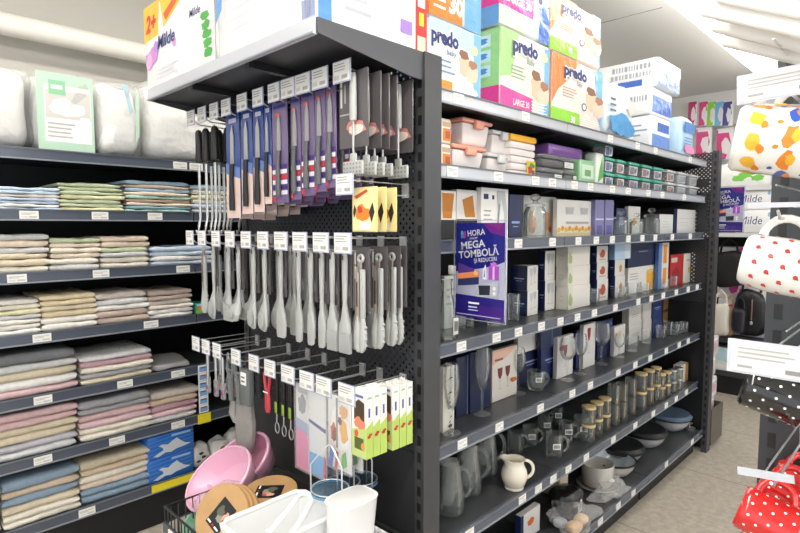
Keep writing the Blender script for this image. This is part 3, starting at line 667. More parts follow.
sm = [(605, 616, 3, mint, '#2f62b8', 'blue-filled'), (617, 627, 2, mint, '#e08a2e', 'orange-filled'), (629, 641, 2, mint, '#a86a78', 'rose-filled'), (642, 653, 2, mint, '#b0483a', 'red-filled'), (654, 665, 2, mint, '#8c86a8', 'mauve-filled'), (667, 677, 2, wl, '#c98a4a', 'amber-filled'), (678, 689, 2, wl, '#b06a58', 'white-lidded grey'), (690, 700, 2, wl, '#a8705a', 'last white-lidded grey')]
for i, (a, c, n, lm, col, nm) in enumerate(sm):
    for k in range(n):
        def deco(f, col=col): f.rect(.0, .05, 1.1, .92, mat('#dfe2e4', .4)).rect(.12, .1, .62, .85, mat(col, .4)).rect(.66, .3, .95, .7, mat('#c46a5a' if i > 4 else '#3a66a8', .4))
        tub(a + .9, c - .9, 1.14, S2 + k * .0725, .066, .08, CLRP if i < 6 else mat('#a9adb2', .35), lm, f"small {nm} snack tub, {['lowest', 'second', 'third'][k]} in its column, second shelf", 'small lidded tubs on the second shelf', deco, .12, False)
# ------------------------------------------------------------------ boxes and glassware
def gbox(ps, pc, p1, Y, z, ptop, cs, cf, lab, df=None, ds=None, group=None, d=None, name='glass_box', h=None):
    """carton: corner seen at column pc, its end runs back to ps, its front runs to p1"""
    X0 = Xp(pc, Y, z + .06); X1 = Xp(p1, Y, z + .06)
    if d is None: d = max(.02, Yp(ps, X0, z + .06) - Y)
    if h is None: h = Zp(ptop, X0, Y) - z
    w = X1 - X0; b = MB(); b.rbox(0, w, 0, d, 0, h, mat(cf, .45, coat=.15), .002, 1)
    s = side(b, d, h); f = front(b, w, h)
    if cs != cf: s.rect(.004, .004, .996, .996, mat(cs, .4, coat=.2))
    if ds: ds(s)
    if df: df(f)
    return tag(b.build(name, loc=(X0, Y, z)), lab, 'box', group), z + h
navy = '#16234f'; dnavy = '#121932'; offw = '#e3e1db'
def wine(f, u, v, k, col, stem='#b9b6b2'):
    c = mat(col, .4); st = mat(stem, .4)
    f.poly([(u - .14 * k, v + .30 * k), (u + .14 * k, v + .30 * k), (u + .11 * k, v + .10 * k), (u + .03 * k, v), (u - .03 * k, v), (u - .11 * k, v + .10 * k)], c).rect(u - .012 * k, v - .26 * k, u + .012 * k, v, st).rect(u - .10 * k, v - .28 * k, u + .10 * k, v - .26 * k, st)
def cupart(f, u, v, k, col): 
    c = mat(col, .4); f.poly([(u - .2 * k, v - .2 * k), (u + .2 * k, v - .2 * k), (u + .26 * k, v + .25 * k), (u - .26 * k, v + .25 * k)], c)
def brandbar(s, v=.5, m='#8fa6cf'): s.rect(.2, v, .8, v + .05, mat(m)).rect(.3, v - .08, .7, v - .06, mat(m))
def ring(n, r0, h, wall=.003, base=.006, r1=None):
    pass
def tumbler_mesh(r0, r1, h, m=GLASS, flutes=0):
    b = MB(); b.lathe([(.0005, 0), (r0 * .96, 0), (r0, .004), (r1, h), (r1 - .0022, h), (r0 - .003, .010), (.0005, .008)], m, 18); return b
def stem_mesh(rf, hs, bowl, m=GLASS):
    """stemmed glass: foot radius, stem height, bowl profile [(r, dz)]"""
    b = MB(); p = [(.0005, 0), (rf, 0), (rf, .002), (rf * .4, .006), (.0045, .016), (.0036, hs * .6), (.005, hs - .004)]
    p += [(r, hs + z) for r, z in bowl] + [(r - .0012, hs + z) for r, z in reversed(bowl)][:-1] + [(.0005, hs + .004)]
    b.lathe(p, m, 20); return b
FLUTE = [(.004, .0), (.012, .012), (.022, .05), (.0275, .09), (.027, .12), (.023, .165)]
WINE = [(.004, 0), (.020, .010), (.034, .032), (.039, .055), (.037, .08), (.031, .108)]
def handle(b, r, z0, z1, out, m, t=.005, ang=0.0, n=9):
    pts = []
    for i in range(n):
        a = -math.pi / 2 + math.pi * i / (n - 1); q = Vector((r - .002 + out * math.cos(a), 0, (z0 + z1) / 2 + (z1 - z0) / 2 * math.sin(a)))
        pts.append(Matrix.Rotation(ang, 3, 'Z') @ q)
    b.tube(pts, t, m, 8); return b

# third shelf -----------------------------------------------------------
S3 = SH['S3'] + .0006
gbox(430, 441, 456, 1.17, S3, 190, offw, offw, 'white carton with an amber drink print beside the grey upright', lambda f: (f.poly([(.1, .45), (.7, .45), (.85, .95), (.05, .95)], mat('#c07a1c')), f.rect(0, 0, 1, .42, mat('#1b1a1c'))))
gbox(451, 456.5, 480, 1.172, S3, 189, offw, '#dedcd8', 'white carton with a tilted amber glass print', lambda f: (f.rect(0, 0, 1, .42, mat('#1b1a1c')), f.poly([(.35, .46), (.78, .46), (.66, .90), (.22, .80)], mat('#b9761e'))))
gbox(476, 481, 508, 1.155, S3, 187, '#e9e8e5', '#ecebe8', 'white carton with a glass carafe photo on it', lambda f: (f.rect(.08, .78, .25, .88, mat(navy)), f.rect(.38, .78, .46, .86, mat(navy)), f.lines(.08, .1, .4, .6, 6, LINE), f.poly([(.5, .06), (.92, .06), (.95, .55), (.85, .95), (.55, .95), (.62, .5)], mat('#b9bcbd')), f.poly([(.6, .1), (.8, .1), (.82, .5), (.7, .8)], mat('#dfe1e2')), f.poly([(.55, .2), (.6, .2), (.68, .7), (.62, .7)], mat('#8e9294'))))
gbox(506, 509, 522, 1.16, S3, 194, navy, navy, 'narrow navy carton beside the carafe carton', lambda f: brandbar(f, .35))
def floral(f):
    for i in range(8): f.blob(.08 + i * .12, .14 + .05 * (i % 3), .05, .055, mat(['#e0b02a', '#d8582c', '#e3c23a', '#c9743a'][i % 4]), i)
    f.rect(.04, .03, .96, .06, mat('#6e8a4a'))
gbox(520, 523, 556, 1.21, S3, 195, '#d9d7d2', '#dfddd8', 'pale carton with orange drink prints behind the jar dispenser', lambda f: (f.blob(.25, .35, .12, .3, mat('#d8a878'), 2), f.blob(.7, .4, .12, .3, mat('#d9a06c'), 4), f.blob(.3, .2, .05, .08, mat('#d8592c'), 3), f.blob(.8, .2, .06, .09, mat('#d8592c'), 7)))
r = root('jar_dispenser', 'clear glass jar with a rounded knob lid on the third shelf', 'jar', (Xp(537, 1.15, 1.5), 1.16, S3)); b = MB(); b.lathe([(.001, 0), (.042, 0), (.046, .01), (.046, .1), (.038, .118), (.034, .126), (.0335, .126), (.044, .1), (.044, .012), (.001, .006)], GLASSD, 20); b.build('jar', r)
b = MB(); b.lathe([(.001, .127), (.04, .127), (.04, .137), (.012, .142), (.009, .148), (.02, .158), (.022, .166), (.012, .175), (.001, .177)], GLASSD, 18); b.build('lid', r)
gbox(554, 557, 595, 1.17, S3, 199, '#d6d5d1', '#e2e0da', 'white carton with cup photos and yellow flowers', lambda f: (f.rect(.02, .02, .98, .12, mat('#d9c9a0')), [f.blob(.05 + i * .085, .2 + .04 * (i % 2), .045, .07, mat(['#e8b81f', '#e0932a'][i % 2]), i) for i in range(11)], cupart(f, .3, .7, .4, '#b8babc'), cupart(f, .68, .7, .4, '#b4b7ba'), f.rect(.2, .36, .8, .42, LINE)))
for i, (a, c) in enumerate(((595, 604), (605, 613.5))):
    gbox(a - 1, a, c, 1.15, S3, 199.5, '#6f6c9c', '#7d7aa8', f"violet grey carton, {ORD[i]} of a pair on the third shelf", lambda f: (f.rect(.05, .45, .95, .49, mat('#c9c8dd')), f.rect(.2, .05, .8, .3, mat('#5f5c94'))), group='violet grey cartons', d=.12)
def knobjar(px, Y, z, k, lab, m=GLASSD):
    r = root('knob_jar', lab, 'jar', (Xp(px, Y, z), Y, z), 'lidded glass jars on the third shelf'); b = MB(); b.lathe([(.001, 0), (.034 * k, 0), (.037 * k, .008), (.037 * k, .07 * k), (.03 * k, .082 * k), (.0285 * k, .082 * k), (.035 * k, .07 * k), (.035 * k, .01), (.001, .006)], m, 18); b.build('jar', r)
    b = MB(); b.lathe([(.001, .083 * k), (.035 * k, .083 * k), (.034 * k, .093 * k), (.008, .098 * k), (.008, .104 * k), (.018 * k, .112 * k), (.012 * k, .124 * k), (.001, .126 * k)], m, 16); b.build('lid', r)
gbox(613, 616, 626, 1.20, S3, 208, dnavy, '#2e3a62', 'dark blue carton behind the slim jar', lambda f: f.rect(.3, .4, .7, .7, mat('#7d88ac')))
knobjar(620, 1.145, S3, 1.0, 'slim lidded glass jar in front of the dark blue carton')
gbox(626, 628, 640, 1.19, S3, 206, '#d8d6d2', '#e0ded9', 'white carton with a small amber mark beyond the slim jar', lambda f: f.blob(.5, .45, .2, .15, mat('#c9954a'), 2))
knobjar(636, 1.145, S3, .92, 'lidded glass jar in front of the carton with an amber mark')
knobjar(651, 1.15, S3, 1.18, 'widest lidded glass jar beside the blue-edged carton')
gbox(655, 659, 673, 1.16, S3, 214, '#3d4a80', '#e3e2df', 'white carton with a blue end beyond the widest jar', lambda f: f.lines(.2, .3, .8, .7, 3, mat('#cfcdca')))
gbox(674, 677, 697, 1.16, S3, 209, '#4a568a', '#e2e1dd', 'large white carton last on the third shelf', lambda f: (f.rect(.1, .62, .9, .63, LINE), f.lines(.1, .3, .7, .5, 2, mat('#d3d1cd'))))

# fourth shelf ----------------------------------------------------------
S4 = SH['S4'] + .0006
b = MB(); b.lathe([(.001, 0), (.034, 0), (.037, .006), (.034, .06), (.027, .12), (.018, .15), (.017, .19), (.021, .20), (.019, .20), (.0155, .188), (.0165, .15), (.025, .12), (.032, .06), (.035, .01), (.001, .006)], GLASSD, 18)
r = root('glass_decanter', 'clear glass decanter with a swing tag beside the grey upright', 'decanter', (Xp(449, 1.15, 1.2), 1.16, S4)); b.build('bottle', r)
b = MB(); b.box(-.012, .012, -.040, -.038, .02, .075, LBL); f = Face(b, (-.012, -.04, .02), (1, 0, 0), (0, 0, 1), .024, .055); f.bars(.15, .2, .85, .8, BLACK, 6); b.build('tag', r)
gbox(440, 444, 466, 1.27, S4, 276, '#c9c8c4', '#d5d3cf', 'pale carton behind the decanter with the swing tag', lambda f: f.lines(.1, .4, .9, .8, 3, LINE))
gbox(474, 478, 488, 1.30, S4, 262, navy, '#18285a', 'narrow navy carton hidden behind the raffle poster')
gbox(488, 492, 507, 1.28, S4, 262, '#c4c4c4', '#d0d0ce', 'pale grey carton behind the raffle poster')
def glass_on(px, py, z, mesh, name, cat, lab, group=None, rz=0.0):
    p = atZ(px, py, z); p.z = z
    o = mesh.build(name, loc=p, rot=(0, 0, rz)); return tag(o, lab, cat, group)
glass_on(466, 327, S4, tumbler_mesh(.030, .034, .095), 'tumbler', 'glass', 'clear tumbler beside the decanter with the swing tag')
glass_on(495, 325, S4, tumbler_mesh(.030, .034, .085), 'tumbler', 'glass', 'clear tumbler partly behind the raffle poster')
glass_on(513.5, 320, S4, tumbler_mesh(.023, .025, .105), 'tumbler', 'glass', 'tall narrow tumbler in front of the navy wine cartons')
for k in range(2):
    z = S4 if k == 0 else zz
    _, zz = gbox(511, 527.5, 538, 1.21, z, 291 if k == 0 else 266, navy, offw, f"navy-ended wine glass carton, {['lower', 'upper'][k]} of two", lambda f: (wine(f, .35, .55, 1.1, '#c4c6c8'), wine(f, .65, .6, 1.1, '#b9bcc0')), lambda s: brandbar(s, .45), 'navy-ended wine glass cartons')
for k in range(2):
    z = S4 if k == 0 else zz
    _, zz = gbox(538.5, 545, 555, 1.23, z, 281 if k == 0 else 251, navy, offw, f"taller navy-ended flute carton, {['lower', 'upper'][k]} of two", lambda f: (wine(f, .35, .55, 1.2, '#b4b8bc'), wine(f, .68, .55, 1.2, '#c0c3c6')), lambda s: brandbar(s, .5), 'tall flute cartons')
for k in range(3):
    z = S4 if k == 0 else zz
    _, zz = gbox(556, 568, 590, 1.17, z, [287, 267, 247][k], '#cfcbc2', '#dedad2', f"cream carton with a green edge, {['lowest', 'middle', 'top'][k]} of three", lambda f: (f.rect(.0, .0, .2, 1, mat('#d3d6c0')), f.blob(.1, .4, .08, .3, mat('#9fb07a'), 2)), lambda s: (s.rect(.3, .35, .6, .6, mat('#c0bcb3')), s.rect(.33, .4, .57, .55, mat('#cfcbc2'))), 'cream cartons with green edges')
for k in range(3):
    z = S4 if k == 0 else zz
    _, zz = gbox(591, 597, 608, 1.19, z, [280, 263, 246][k], navy, '#d6d3cd', f"navy-ended carton with a red drink print, {['lowest', 'middle', 'top'][k]} of three", lambda f: (f.blob(.5, .5, .24, .26, mat('#b14a2a'), 5), f.rect(.2, .15, .8, .22, LINE)), lambda s: brandbar(s, .5), 'cartons with red drink prints')
for k in range(3):
    z = S4 if k == 0 else zz
    _, zz = gbox(609, 615, 625 if k < 2 else 631, 1.19, z, [276, 260, 244][k], navy if k < 2 else '#7fa2c8', '#d3d1cc' if k < 2 else '#b3cbe0', ['navy-ended carton with an amber jar print, lowest of its column', 'navy-ended carton with an amber jar print, middle of its column', 'light blue carton topping the amber jar cartons'][k], lambda f: f.blob(.55, .45, .16, .26, mat('#b98a4a'), 3) if k < 2 else f.rect(.6, .05, .95, .95, mat('#c9d6de')), lambda s: brandbar(s, .5))
_, zz = gbox(626, 628, 657, 1.20, S4, 268, '#d9d7d3', '#e0deda', 'white carton with a tall yellow drink print', lambda f: (f.poly([(.62, .05), (.82, .05), (.86, .75), (.6, .75)], mat('#e0a32a')), f.blob(.72, .78, .12, .1, mat('#d8b84a'), 3), f.lines(.05, .5, .4, .8, 3, LINE)))
gbox(626, 628, 657, 1.195, zz + .0005, 243, '#141c3c', '#182244', 'large midnight blue carton on the yellow drink carton', lambda f: (f.rect(.35, .6, .65, .64, mat('#7d88a8'))))
gbox(656.5, 658, 668, 1.17, S4, 243, '#4a6ca8', '#d8d5ce', 'tall narrow carton with orange stripes beyond the midnight blue carton', lambda f: (f.rect(.45, .55, .8, .95, mat('#dc8a2c')), f.rect(.45, .1, .8, .45, mat('#dc8a2c')), f.rect(0, 0, .3, 1, mat('#5f7fb4'))))
gbox(667, 670, 683, 1.18, S4, 255, '#a82a2c', '#b4282c', 'red carton at the far end of the fourth shelf', lambda f: (f.blob(.4, .35, .3, .25, mat('#8a1c22'), 3), f.rect(.05, .75, .5, .9, mat('#c9b8a8'))))
gbox(682, 683.3, 695, 1.18, S4, 254, '#d8d2c6', '#ddd8cf', 'cream carton beside the red carton', lambda f: (f.blob(.5, .45, .15, .12, mat('#c9a85a'), 3), f.rect(.2, .75, .8, .8, LINE)))
for i, (px, py, r_, h_) in enumerate([(594, 304, .026, .075), (600, 300, .028, .06), (615, 298, .026, .06), (622, 297, .027, .055), (632, 296, .03, .07), (645, 293, .028, .06), (664, 289, .028, .06), (673, 287, .027, .07)]):
    glass_on(px, py, S4, tumbler_mesh(r_ * .9, r_, h_), 'tumbler', 'glass', f"low clear tumbler, {ORD[i]} past the cream cartons on the fourth shelf", 'low tumblers on the fourth shelf')

# fifth shelf -----------------------------------------------------------
S5 = SH['S5'] + .0006
gbox(436, 443, 454.5, 1.17, S5, 368, '#d5d1c6', '#e0dccf', 'narrow cream carton with squiggle print beside the grey upright', lambda f: ([f.poly([(.45 + .12 * math.sin(i * 1.9), i * .075 + .12), (.68 + .12 * math.sin(i * 2.3), i * .075 + .14), (.62 + .1 * math.sin(i), i * .075 + .16)], mat('#3a3a3c')) for i in range(10)], f.blob(.6, .08, .2, .03, mat('#2c2c2e'), 3)))
gbox(455, 456, 468, 1.23, S5, 358, navy, '#111c40', 'navy carton behind the flute standing first from the grey upright', lambda f: f.rect(.9, 0, 1, 1, mat('#6e7a9c')))
gbox(468.5, 470, 491, 1.22, S5, 353, navy, '#111c42', 'wide navy carton behind the second flute')
gbox(488, 492, 517, 1.235, S5, 351, '#cbb9ac', '#ddd6cd', 'cream carton with three red wine glasses printed on it', lambda f: (f.poly([(0, 1), (.99, .99), (.6, .82), (0, .72)], mat('#e0b9a4')), wine(f, .3, .42, .7, '#6e2430'), wine(f, .6, .42, .7, '#6e2430'), f.blob(.85, .32, .14, .06, mat('#c06a2c'), 4), f.rect(.08, .78, .4, .82, mat('#9a5a48'))))
gbox(517, 519, 541, 1.29, S5, 357, navy, '#142046', 'low navy carton carrying a white carton on the fifth shelf', lambda f: brandbar(f, .6), h=.15)
gbox(516, 518, 539, 1.27, S5 + .1505, 339, '#bdbab5', '#d2cfca', 'white carton lying on the low navy carton', h=.075)
gbox(540, 541, 560, 1.25, S5, 351, navy, '#18285a', 'navy carton with a light band, lower of two', lambda f: brandbar(f, .6), h=.15)
gbox(539, 541, 562, 1.24, S5 + .1505, 320, '#132048', '#16244c', 'navy carton, upper of two beside the white wine carton', lambda f: f.rect(.5, .1, .54, .9, mat('#5a74b0')), h=.13)
gbox(555, 557, 573, 1.22, S5, 338, '#c9c6c2', '#dddad6', 'white carton with red wine print behind the third wine glass', lambda f: (wine(f, .5, .5, .9, '#8a1c26'), f.blob(.3, .72, .2, .08, mat('#a83440'), 3)))
gbox(574, 576, 581.5, 1.24, S5, 331, navy, '#1a2a58', 'narrow navy carton between the red wine cartons')
gbox(581, 583, 595, 1.22, S5, 325, '#c9c6c2', '#dddad6', 'white carton with one large red wine glass print', lambda f: wine(f, .45, .6, 1.0, '#8f1a25'))
gbox(595, 597, 612, 1.25, S5, 322, navy, '#141f45', 'navy carton behind the large round wine glass', lambda f: f.rect(.75, .1, .95, .9, mat('#3a58a8')))
gbox(612, 614, 625, 1.22, S5, 327, '#c8c5c1', '#d9d6d1', 'white carton with pale gold print beside the stemmed glasses', lambda f: wine(f, .5, .5, 1.0, '#cdb98a'))
for k in range(2):
    z = S5 if k == 0 else zz
    _, zz = gbox(622, 629, 642, 1.28, z, [328, 306][k], '#c2c0ba', '#d3d0ca', f"pale grey carton, {['lower', 'upper'][k]} of two beyond the black box", lambda f: f.lines(.2, .4, .8, .6, 2, LINE), group='pale grey cartons')
for k in range(2):
    z = S5 if k == 0 else zz
    _, zz = gbox(641, 643, 652, 1.27, z, [319, 302][k], '#bdbab4', '#cfccc5', f"narrow white carton, {['lower', 'upper'][k]} of two on the fifth shelf", None, None, 'narrow white cartons')
for k in range(2):
    z = S5 if k == 0 else zz
    _, zz = gbox(652, 653, 662, 1.26, z, [319, 299][k], navy, '#1b3068', f"bright navy carton, {['lower', 'upper'][k]} of two beside the brown box", lambda f: brandbar(f, .5), None, 'bright navy cartons')
gbox(661, 663, 675, 1.31, S5, 299, '#6a5034', '#8a6c46', 'brown carton near the far end of the fifth shelf', lambda f: f.rect(.0, .55, .6, .65, mat('#3a2c1e')))
b = MB(); b.rbox(0, .17, 0, .16, 0, .012, BLACK, .004); b.rbox(.004, .166, .004, .156, -.10, -.001, mat('#222428', .5), .004)
tag(b.build('black_gift_box', loc=(Xp(600, 1.33, .95), 1.34, S5 + .10)), 'flat black box behind the round wine glass', 'box')
glass_on(451, 433, S5, stem_mesh(.034, .075, FLUTE), 'champagne_flute', 'glass', 'champagne flute in front of the narrow cream carton', 'champagne flutes')
glass_on(482, 414, S5, stem_mesh(.033, .09, FLUTE), 'champagne_flute', 'glass', 'champagne flute standing before the wide navy carton', 'champagne flutes')
glass_on(517.5, 393, S5, stem_mesh(.034, .085, [(r * .85, z) for r, z in WINE]), 'wine_glass', 'glass', 'wine glass between the cream wine carton and the glass mug', 'wine glasses')
b = MB(); b.lathe([(.001, 0), (.028, 0), (.033, .006), (.039, .035), (.040, .065), (.037, .085), (.0345, .085), (.037, .064), (.036, .036), (.029, .012), (.001, .010)], GLASSD, 18); handle(b, .038, .018, .072, .026, GLASSD, .0055, math.radians(-25))
o = glass_on(536, 390, S5, b, 'glass_mug', 'mug', 'clear glass mug with a handle and white sticker on the fifth shelf')
q = MB(); f = Face(q, (-.707 * .0412 - .009, -.707 * .0412 + .009, .045), (.707, -.707, 0), (0, 0, 1), .026, .02); f.rect(0, 0, 1, 1, LBL).bars(.1, .15, .9, .85, BLACK, 8); q.build('sticker', o)
glass_on(567, 380, S5, stem_mesh(.034, .09, WINE), 'wine_glass', 'glass', 'wine glass before the white carton with red wine print', 'wine glasses')
glass_on(580, 374, S5, stem_mesh(.031, .085, [(r * .8, z) for r, z in WINE]), 'wine_glass', 'glass', 'smaller wine glass before the narrow navy carton', 'wine glasses')
glass_on(601, 364, S5, stem_mesh(.036, .095, [(r * 1.12, z * 1.1) for r, z in WINE]), 'wine_glass', 'glass', 'large round wine glass beside the carton with gold print', 'wine glasses')
glass_on(619, 357, S5, stem_mesh(.026, .05, [(r * .7, z * .7) for r, z in WINE]), 'wine_glass', 'glass', 'small stemmed glass before the carton with gold print', 'wine glasses')
for i, (px, py, r_, h_) in enumerate([(632, 351, .036, .085), (646, 343, .03, .08), (661, 338, .03, .08), (668, 335, .028, .09), (675, 335, .03, .075), (680, 333, .028, .07), (684, 332, .026, .07)]):
    glass_on(px, py, S5, tumbler_mesh(r_ * .9, r_, h_), 'tumbler', 'glass', f"clear tumbler, {ORD[i]} past the small stemmed glass on the fifth shelf", 'tumblers on the fifth shelf')

# sixth shelf -----------------------------------------------------------
S6 = SH['S6'] + .0006
def pitcher(px, py, k, lab, ang):
    p = atZ(px, py, S6); r = root('glass_pitcher', lab, 'pitcher', p, 'glass pitchers', (0, 0, ang))
    b = MB(); b.lathe([(.001, 0), (.05 * k, 0), (.056 * k, .01), (.055 * k, .08 * k), (.046 * k, .15 * k), (.044 * k, .19 * k), (.050 * k, .215 * k), (.048 * k, .215 * k), (.042 * k, .19 * k), (.044 * k, .15 * k), (.053 * k, .08 * k), (.053 * k, .012), (.001, .009)], GLASSD, 22); b.build('body', r)
    b = MB(); handle(b, .046 * k, .06 * k, .185 * k, .045 * k, GLASSD, .0075 * k); b.build('handle', r)
    b = MB(); b.loft([(.045 * k, -.02 * k, -.02 * k, .02 * k, .02 * k), (.10 * k, -.01 * k, -.01, .034 * k, .03 * k), (.19 * k, 0, 0, .036 * k, .036 * k), (.225 * k, 0, 0, .03 * k, .03 * k)], FILM, 10); b.build('packing_film', r)
pitcher(451, 512, .86, 'glass pitcher touching the grey upright on the sixth shelf', -.7)
pitcher(468, 492, .92, 'second glass pitcher from the grey upright', -.75)
pitcher(485, 472, .92, 'third glass pitcher from the grey upright, behind the cream jug', -.8)
p = atZ(514, 488, S6); r = root('cream_jug', 'round cream ceramic milk jug in front of the glass pitchers', 'jug', p, None, (0, 0, math.radians(-42)))
cer = mat('#e6dfce', .18, coat=.6)
prof = [(.001, 0), (.034, 0), (.038, .004), (.037, .014), (.043, .022), (.050, .042), (.052, .058), (.047, .080), (.039, .096), (.037, .106), (.042, .120)]
b = MB(); prof2 = prof + [(r_ - .0035, z) for r_, z in reversed(prof[3:])] + [(.001, .012)]
b.lathe(prof2, cer, 28); b.v = [(x - (.018 * max(0, (z - .098) / .022) * max(0, -x / .042) ** 2 if x < 0 else 0), y, z + (.006 * max(0, (z - .098) / .022) if x < -.02 else 0)) for x, y, z in b.v]
b.build('body', r); b = MB(); handle(b, .044, .04, .112, .034, cer, .0065); b.build('handle', r)
def gmug(px, py, k, lab, label=True, m=GLASSD, ang=-.75, h=.10):
    p = atZ(px, py, S6); b = MB(); b.lathe([(.001, 0), (.032 * k, 0), (.036 * k, .006), (.038 * k, h * k), (.0355 * k, h * k), (.0335 * k, .014), (.001, .012)], m, 18)
    handle(b, .037 * k, .02 * k, h * .85 * k, .03 * k, m, .0055 * k, ang)
    o = tag(b.build('glass_mug', loc=p), lab, 'mug', 'glass mugs on the sixth shelf')
    if label:
        q = MB(); f = Face(q, (-.707 * .0392 * k - .012, -.707 * .0392 * k + .012, .045), (.707, -.707, 0), (0, 0, 1), .034, .026); f.rect(0, 0, 1, 1, LBL).bars(.1, .2, .9, .8, BLACK, 9); q.build('sticker', o)
gmug(554, 456, 1.0, 'glass mug with a price sticker at the shelf edge beside the jug', h=.105)
gmug(566, 441, .95, 'glass mug with a sticker standing behind the edge mug')
gmug(581, 438, .95, 'tall glass mug beside the bamboo-lidded glasses', h=.115)
gmug(530, 446, .95, 'glass mug behind the cream jug handle')
gmug(545, 434, .95, 'glass mug second back behind the cream jug', ang=.3)
gmug(515, 452, .95, 'glass mug directly behind the cream jug rim', label=False)
gmug(556, 424, .95, 'glass mug standing last behind the mugs with stickers', ang=.2)
b = MB(); f = b.loft([(0, 0, 0, .026, .02), (.08, 0, 0, .026, .02)], mat('#b9976a', .7), 10)
bam = mat('#d9c18e', .6, var=.15, vscale=40)
cols = [(588, 441, 2, .032, .074, 1), (596, 434, 2, .030, .070, 1), (604, 429, 2, .030, .070, 1), (613, 424, 2, .032, .105, 0), (621, 420, 2, .030, .10, 0), (630, 414, 2, .030, .10, 0), (640, 409, 2, .033, .092, 1), (648, 404, 2, .030, .09, 1), (655, 400, 2, .028, .088, 1), (660, 399, 2, .026, .066, 1), (666, 395, 2, .026, .062, 1), (672, 392, 2, .025, .06, 2), (678, 389, 2, .024, .058, 2)]
for i, (px, py, n, rr, hh, lid) in enumerate(cols):
    p = atZ(px, py, S6)
    for k in range(n):
        z = S6 + k * (hh + (.0125 if lid else .001))
        nm = {1: 'bamboo-lidded glass', 2: 'steel-lidded small glass', 0: 'straight glass with a gold stripe'}[lid]
        lb = f"{nm}, {['lower', 'upper'][k]} in the {ORD[i]} column past the glass mugs"
        r = root('storage_glass', lb, 'glass', (p.x, p.y, z), 'stacked glasses on the sixth shelf')
        b = tumbler_mesh(rr * .96, rr, hh, GLASSD)
        b.build('glass', r)
        q = MB(); q.box(-.002, .002, -rr - .0008, -rr + .0004, .008, hh - .006, mat('#8a6234' if lid != 1 or i % 3 == 0 else '#a77f45', .5)); q.build('stripe', r)
        if lid:
            q = MB(); q.lathe([(.001, hh + .0006), (rr + .0015, hh + .0006), (rr + .0015, hh + .011), (rr - .001, hh + .012), (.001, hh + .012)], bam if lid == 1 else STEEL, 18); q.build('lid', r)
gbox(676, 681, 688, 1.16, S6, 366, '#c3bfb6', '#d6d2c8', 'white carton in front of the brown box, sixth shelf far end', lambda f: f.rect(.6, 0, 1, 1, mat('#a07a46')), d=.05)
gbox(671, 677, 689, 1.24, S6, 351, '#5a4530', '#8b6a40', 'brown box at the far end of the sixth shelf', lambda f: f.rect(.3, .1, .9, .5, mat('#7a5a34')))
b = MB(); b.soft(0, .05, 0, .05, 0, .05, mat('#2f7fae', .4), p=3); tag(b.build('blue_stopper', loc=(Xp(679, 1.18, .5) - .07, 1.19, S6)), 'small blue round item beside the white carton', 'item')

# base shelf ------------------------------------------------------------
B0 = .1526
def bowl(px, py, r, h, mo, mi, lab, lidc=None, rimc=None):
    p = atZ(px, py, B0); p.z = B0; t = root('mixing_bowl', lab, 'bowl', p)
    b = MB(); b.lathe([(.001, 0), (r * .5, 0), (r * .68, h * .18), (r * .88, h * .55), (r, h)], mo, 28); b.build('bowl', t)
    b = MB(); b.lathe([(r, h), (r * .97, h), (r * .85, h * .55), (r * .6, h * .2), (.001, .008)], mi, 28); b.build('lining', t)
    b = MB(); b.lathe([(r * .985, h - .002), (r * 1.03, h - .004), (r * 1.04, h + .003), (r * .99, h + .005), (r * .96, h + .001)], mat(rimc or '#1c2026', .3), 28); b.build('rim', t)
    if lidc:
        b = MB(); b.lathe([(r * 1.05, h + .0055), (r * 1.06, h + .016), (r * .95, h + .028), (r * .5, h + .024), (.001, h + .022)], lidc, 28); b.build('lid', t)
grw = mat('#c6c8c6', .3, coat=.3)
bowl(668, 428, .135, .085, grw, grw, 'grey bowl under a blue-grey lid at the far end of the base shelf', mat('#5f7389', .25, coat=.5))
bowl(643, 444, .130, .080, grw, grw, 'grey bowl under a black lid, beside the blue-lidded bowl', mat('#2e3031', .3, coat=.4))
bowl(620, 459, .125, .070, mat('#a9a4a0', .35), grw, 'bowl under a black lid, behind the pale enamel bowl', mat('#2a2c2d', .3, coat=.4))
bowl(613, 473, .115, .080, mat('#d6cfc4', .3), mat('#b9c2c6', .25, coat=.5), 'open enamel bowl with pale blue-grey inside and black rim')
p = atZ(597, 485, B0); t = root('stock_pot', 'round pale pot with sticker on a saucer, base shelf', 'pot', p)
b = MB(); b.lathe([(.001, .012), (.07, .012), (.078, .03), (.082, .12), (.080, .122), (.074, .03), (.001, .018)], mat('#cfcbc3', .3, coat=.3), 26); b.build('pot', t)
MB().lathe([(.001, 0), (.085, 0), (.105, .010), (.103, .012), (.08, .006), (.001, .006)], mat('#a9a39b', .3, .2), 26).build('saucer', t)
q = MB(); f = Face(q, (-.707 * .083 + .02, -.707 * .083 - .02, .055), (.707, -.707, 0), (0, 0, 1), .03, .018); f.ell(.5, .5, .5, .5, LBL); q.build('sticker', t)
b = MB(); b.rbox(0, .09, 0, .13, 0, .185, mat('#cdbfa6', .45), .012); b.rbox(.092, .112, .02, .11, 0, .18, mat('#a99a80', .5), .006)
tag(b.build('beige_canister', loc=(atZ(575, 500, B0).x - .05, 1.27, B0)), 'beige upright canister behind the black pouch', 'canister')
b = MB(); b.soft(0, .19, 0, .12, 0, .12, mat('#1d1d1f', .3, coat=.4, bump=(20, .6, .03)), p=3.4, lump=.03, seed=8); f = Face(b, (.075, -.005, .025), (1, 0, 0), (0, 0, 1), .035, .055); f.rect(0, 0, 1, 1, LBL).bars(.15, .15, .85, .85, BLACK, 7)
tag(b.build('black_pouch', loc=(atZ(572, 513, B0).x - .10, 1.13, B0)), 'black plastic pouch with a barcode sticker', 'pouch')
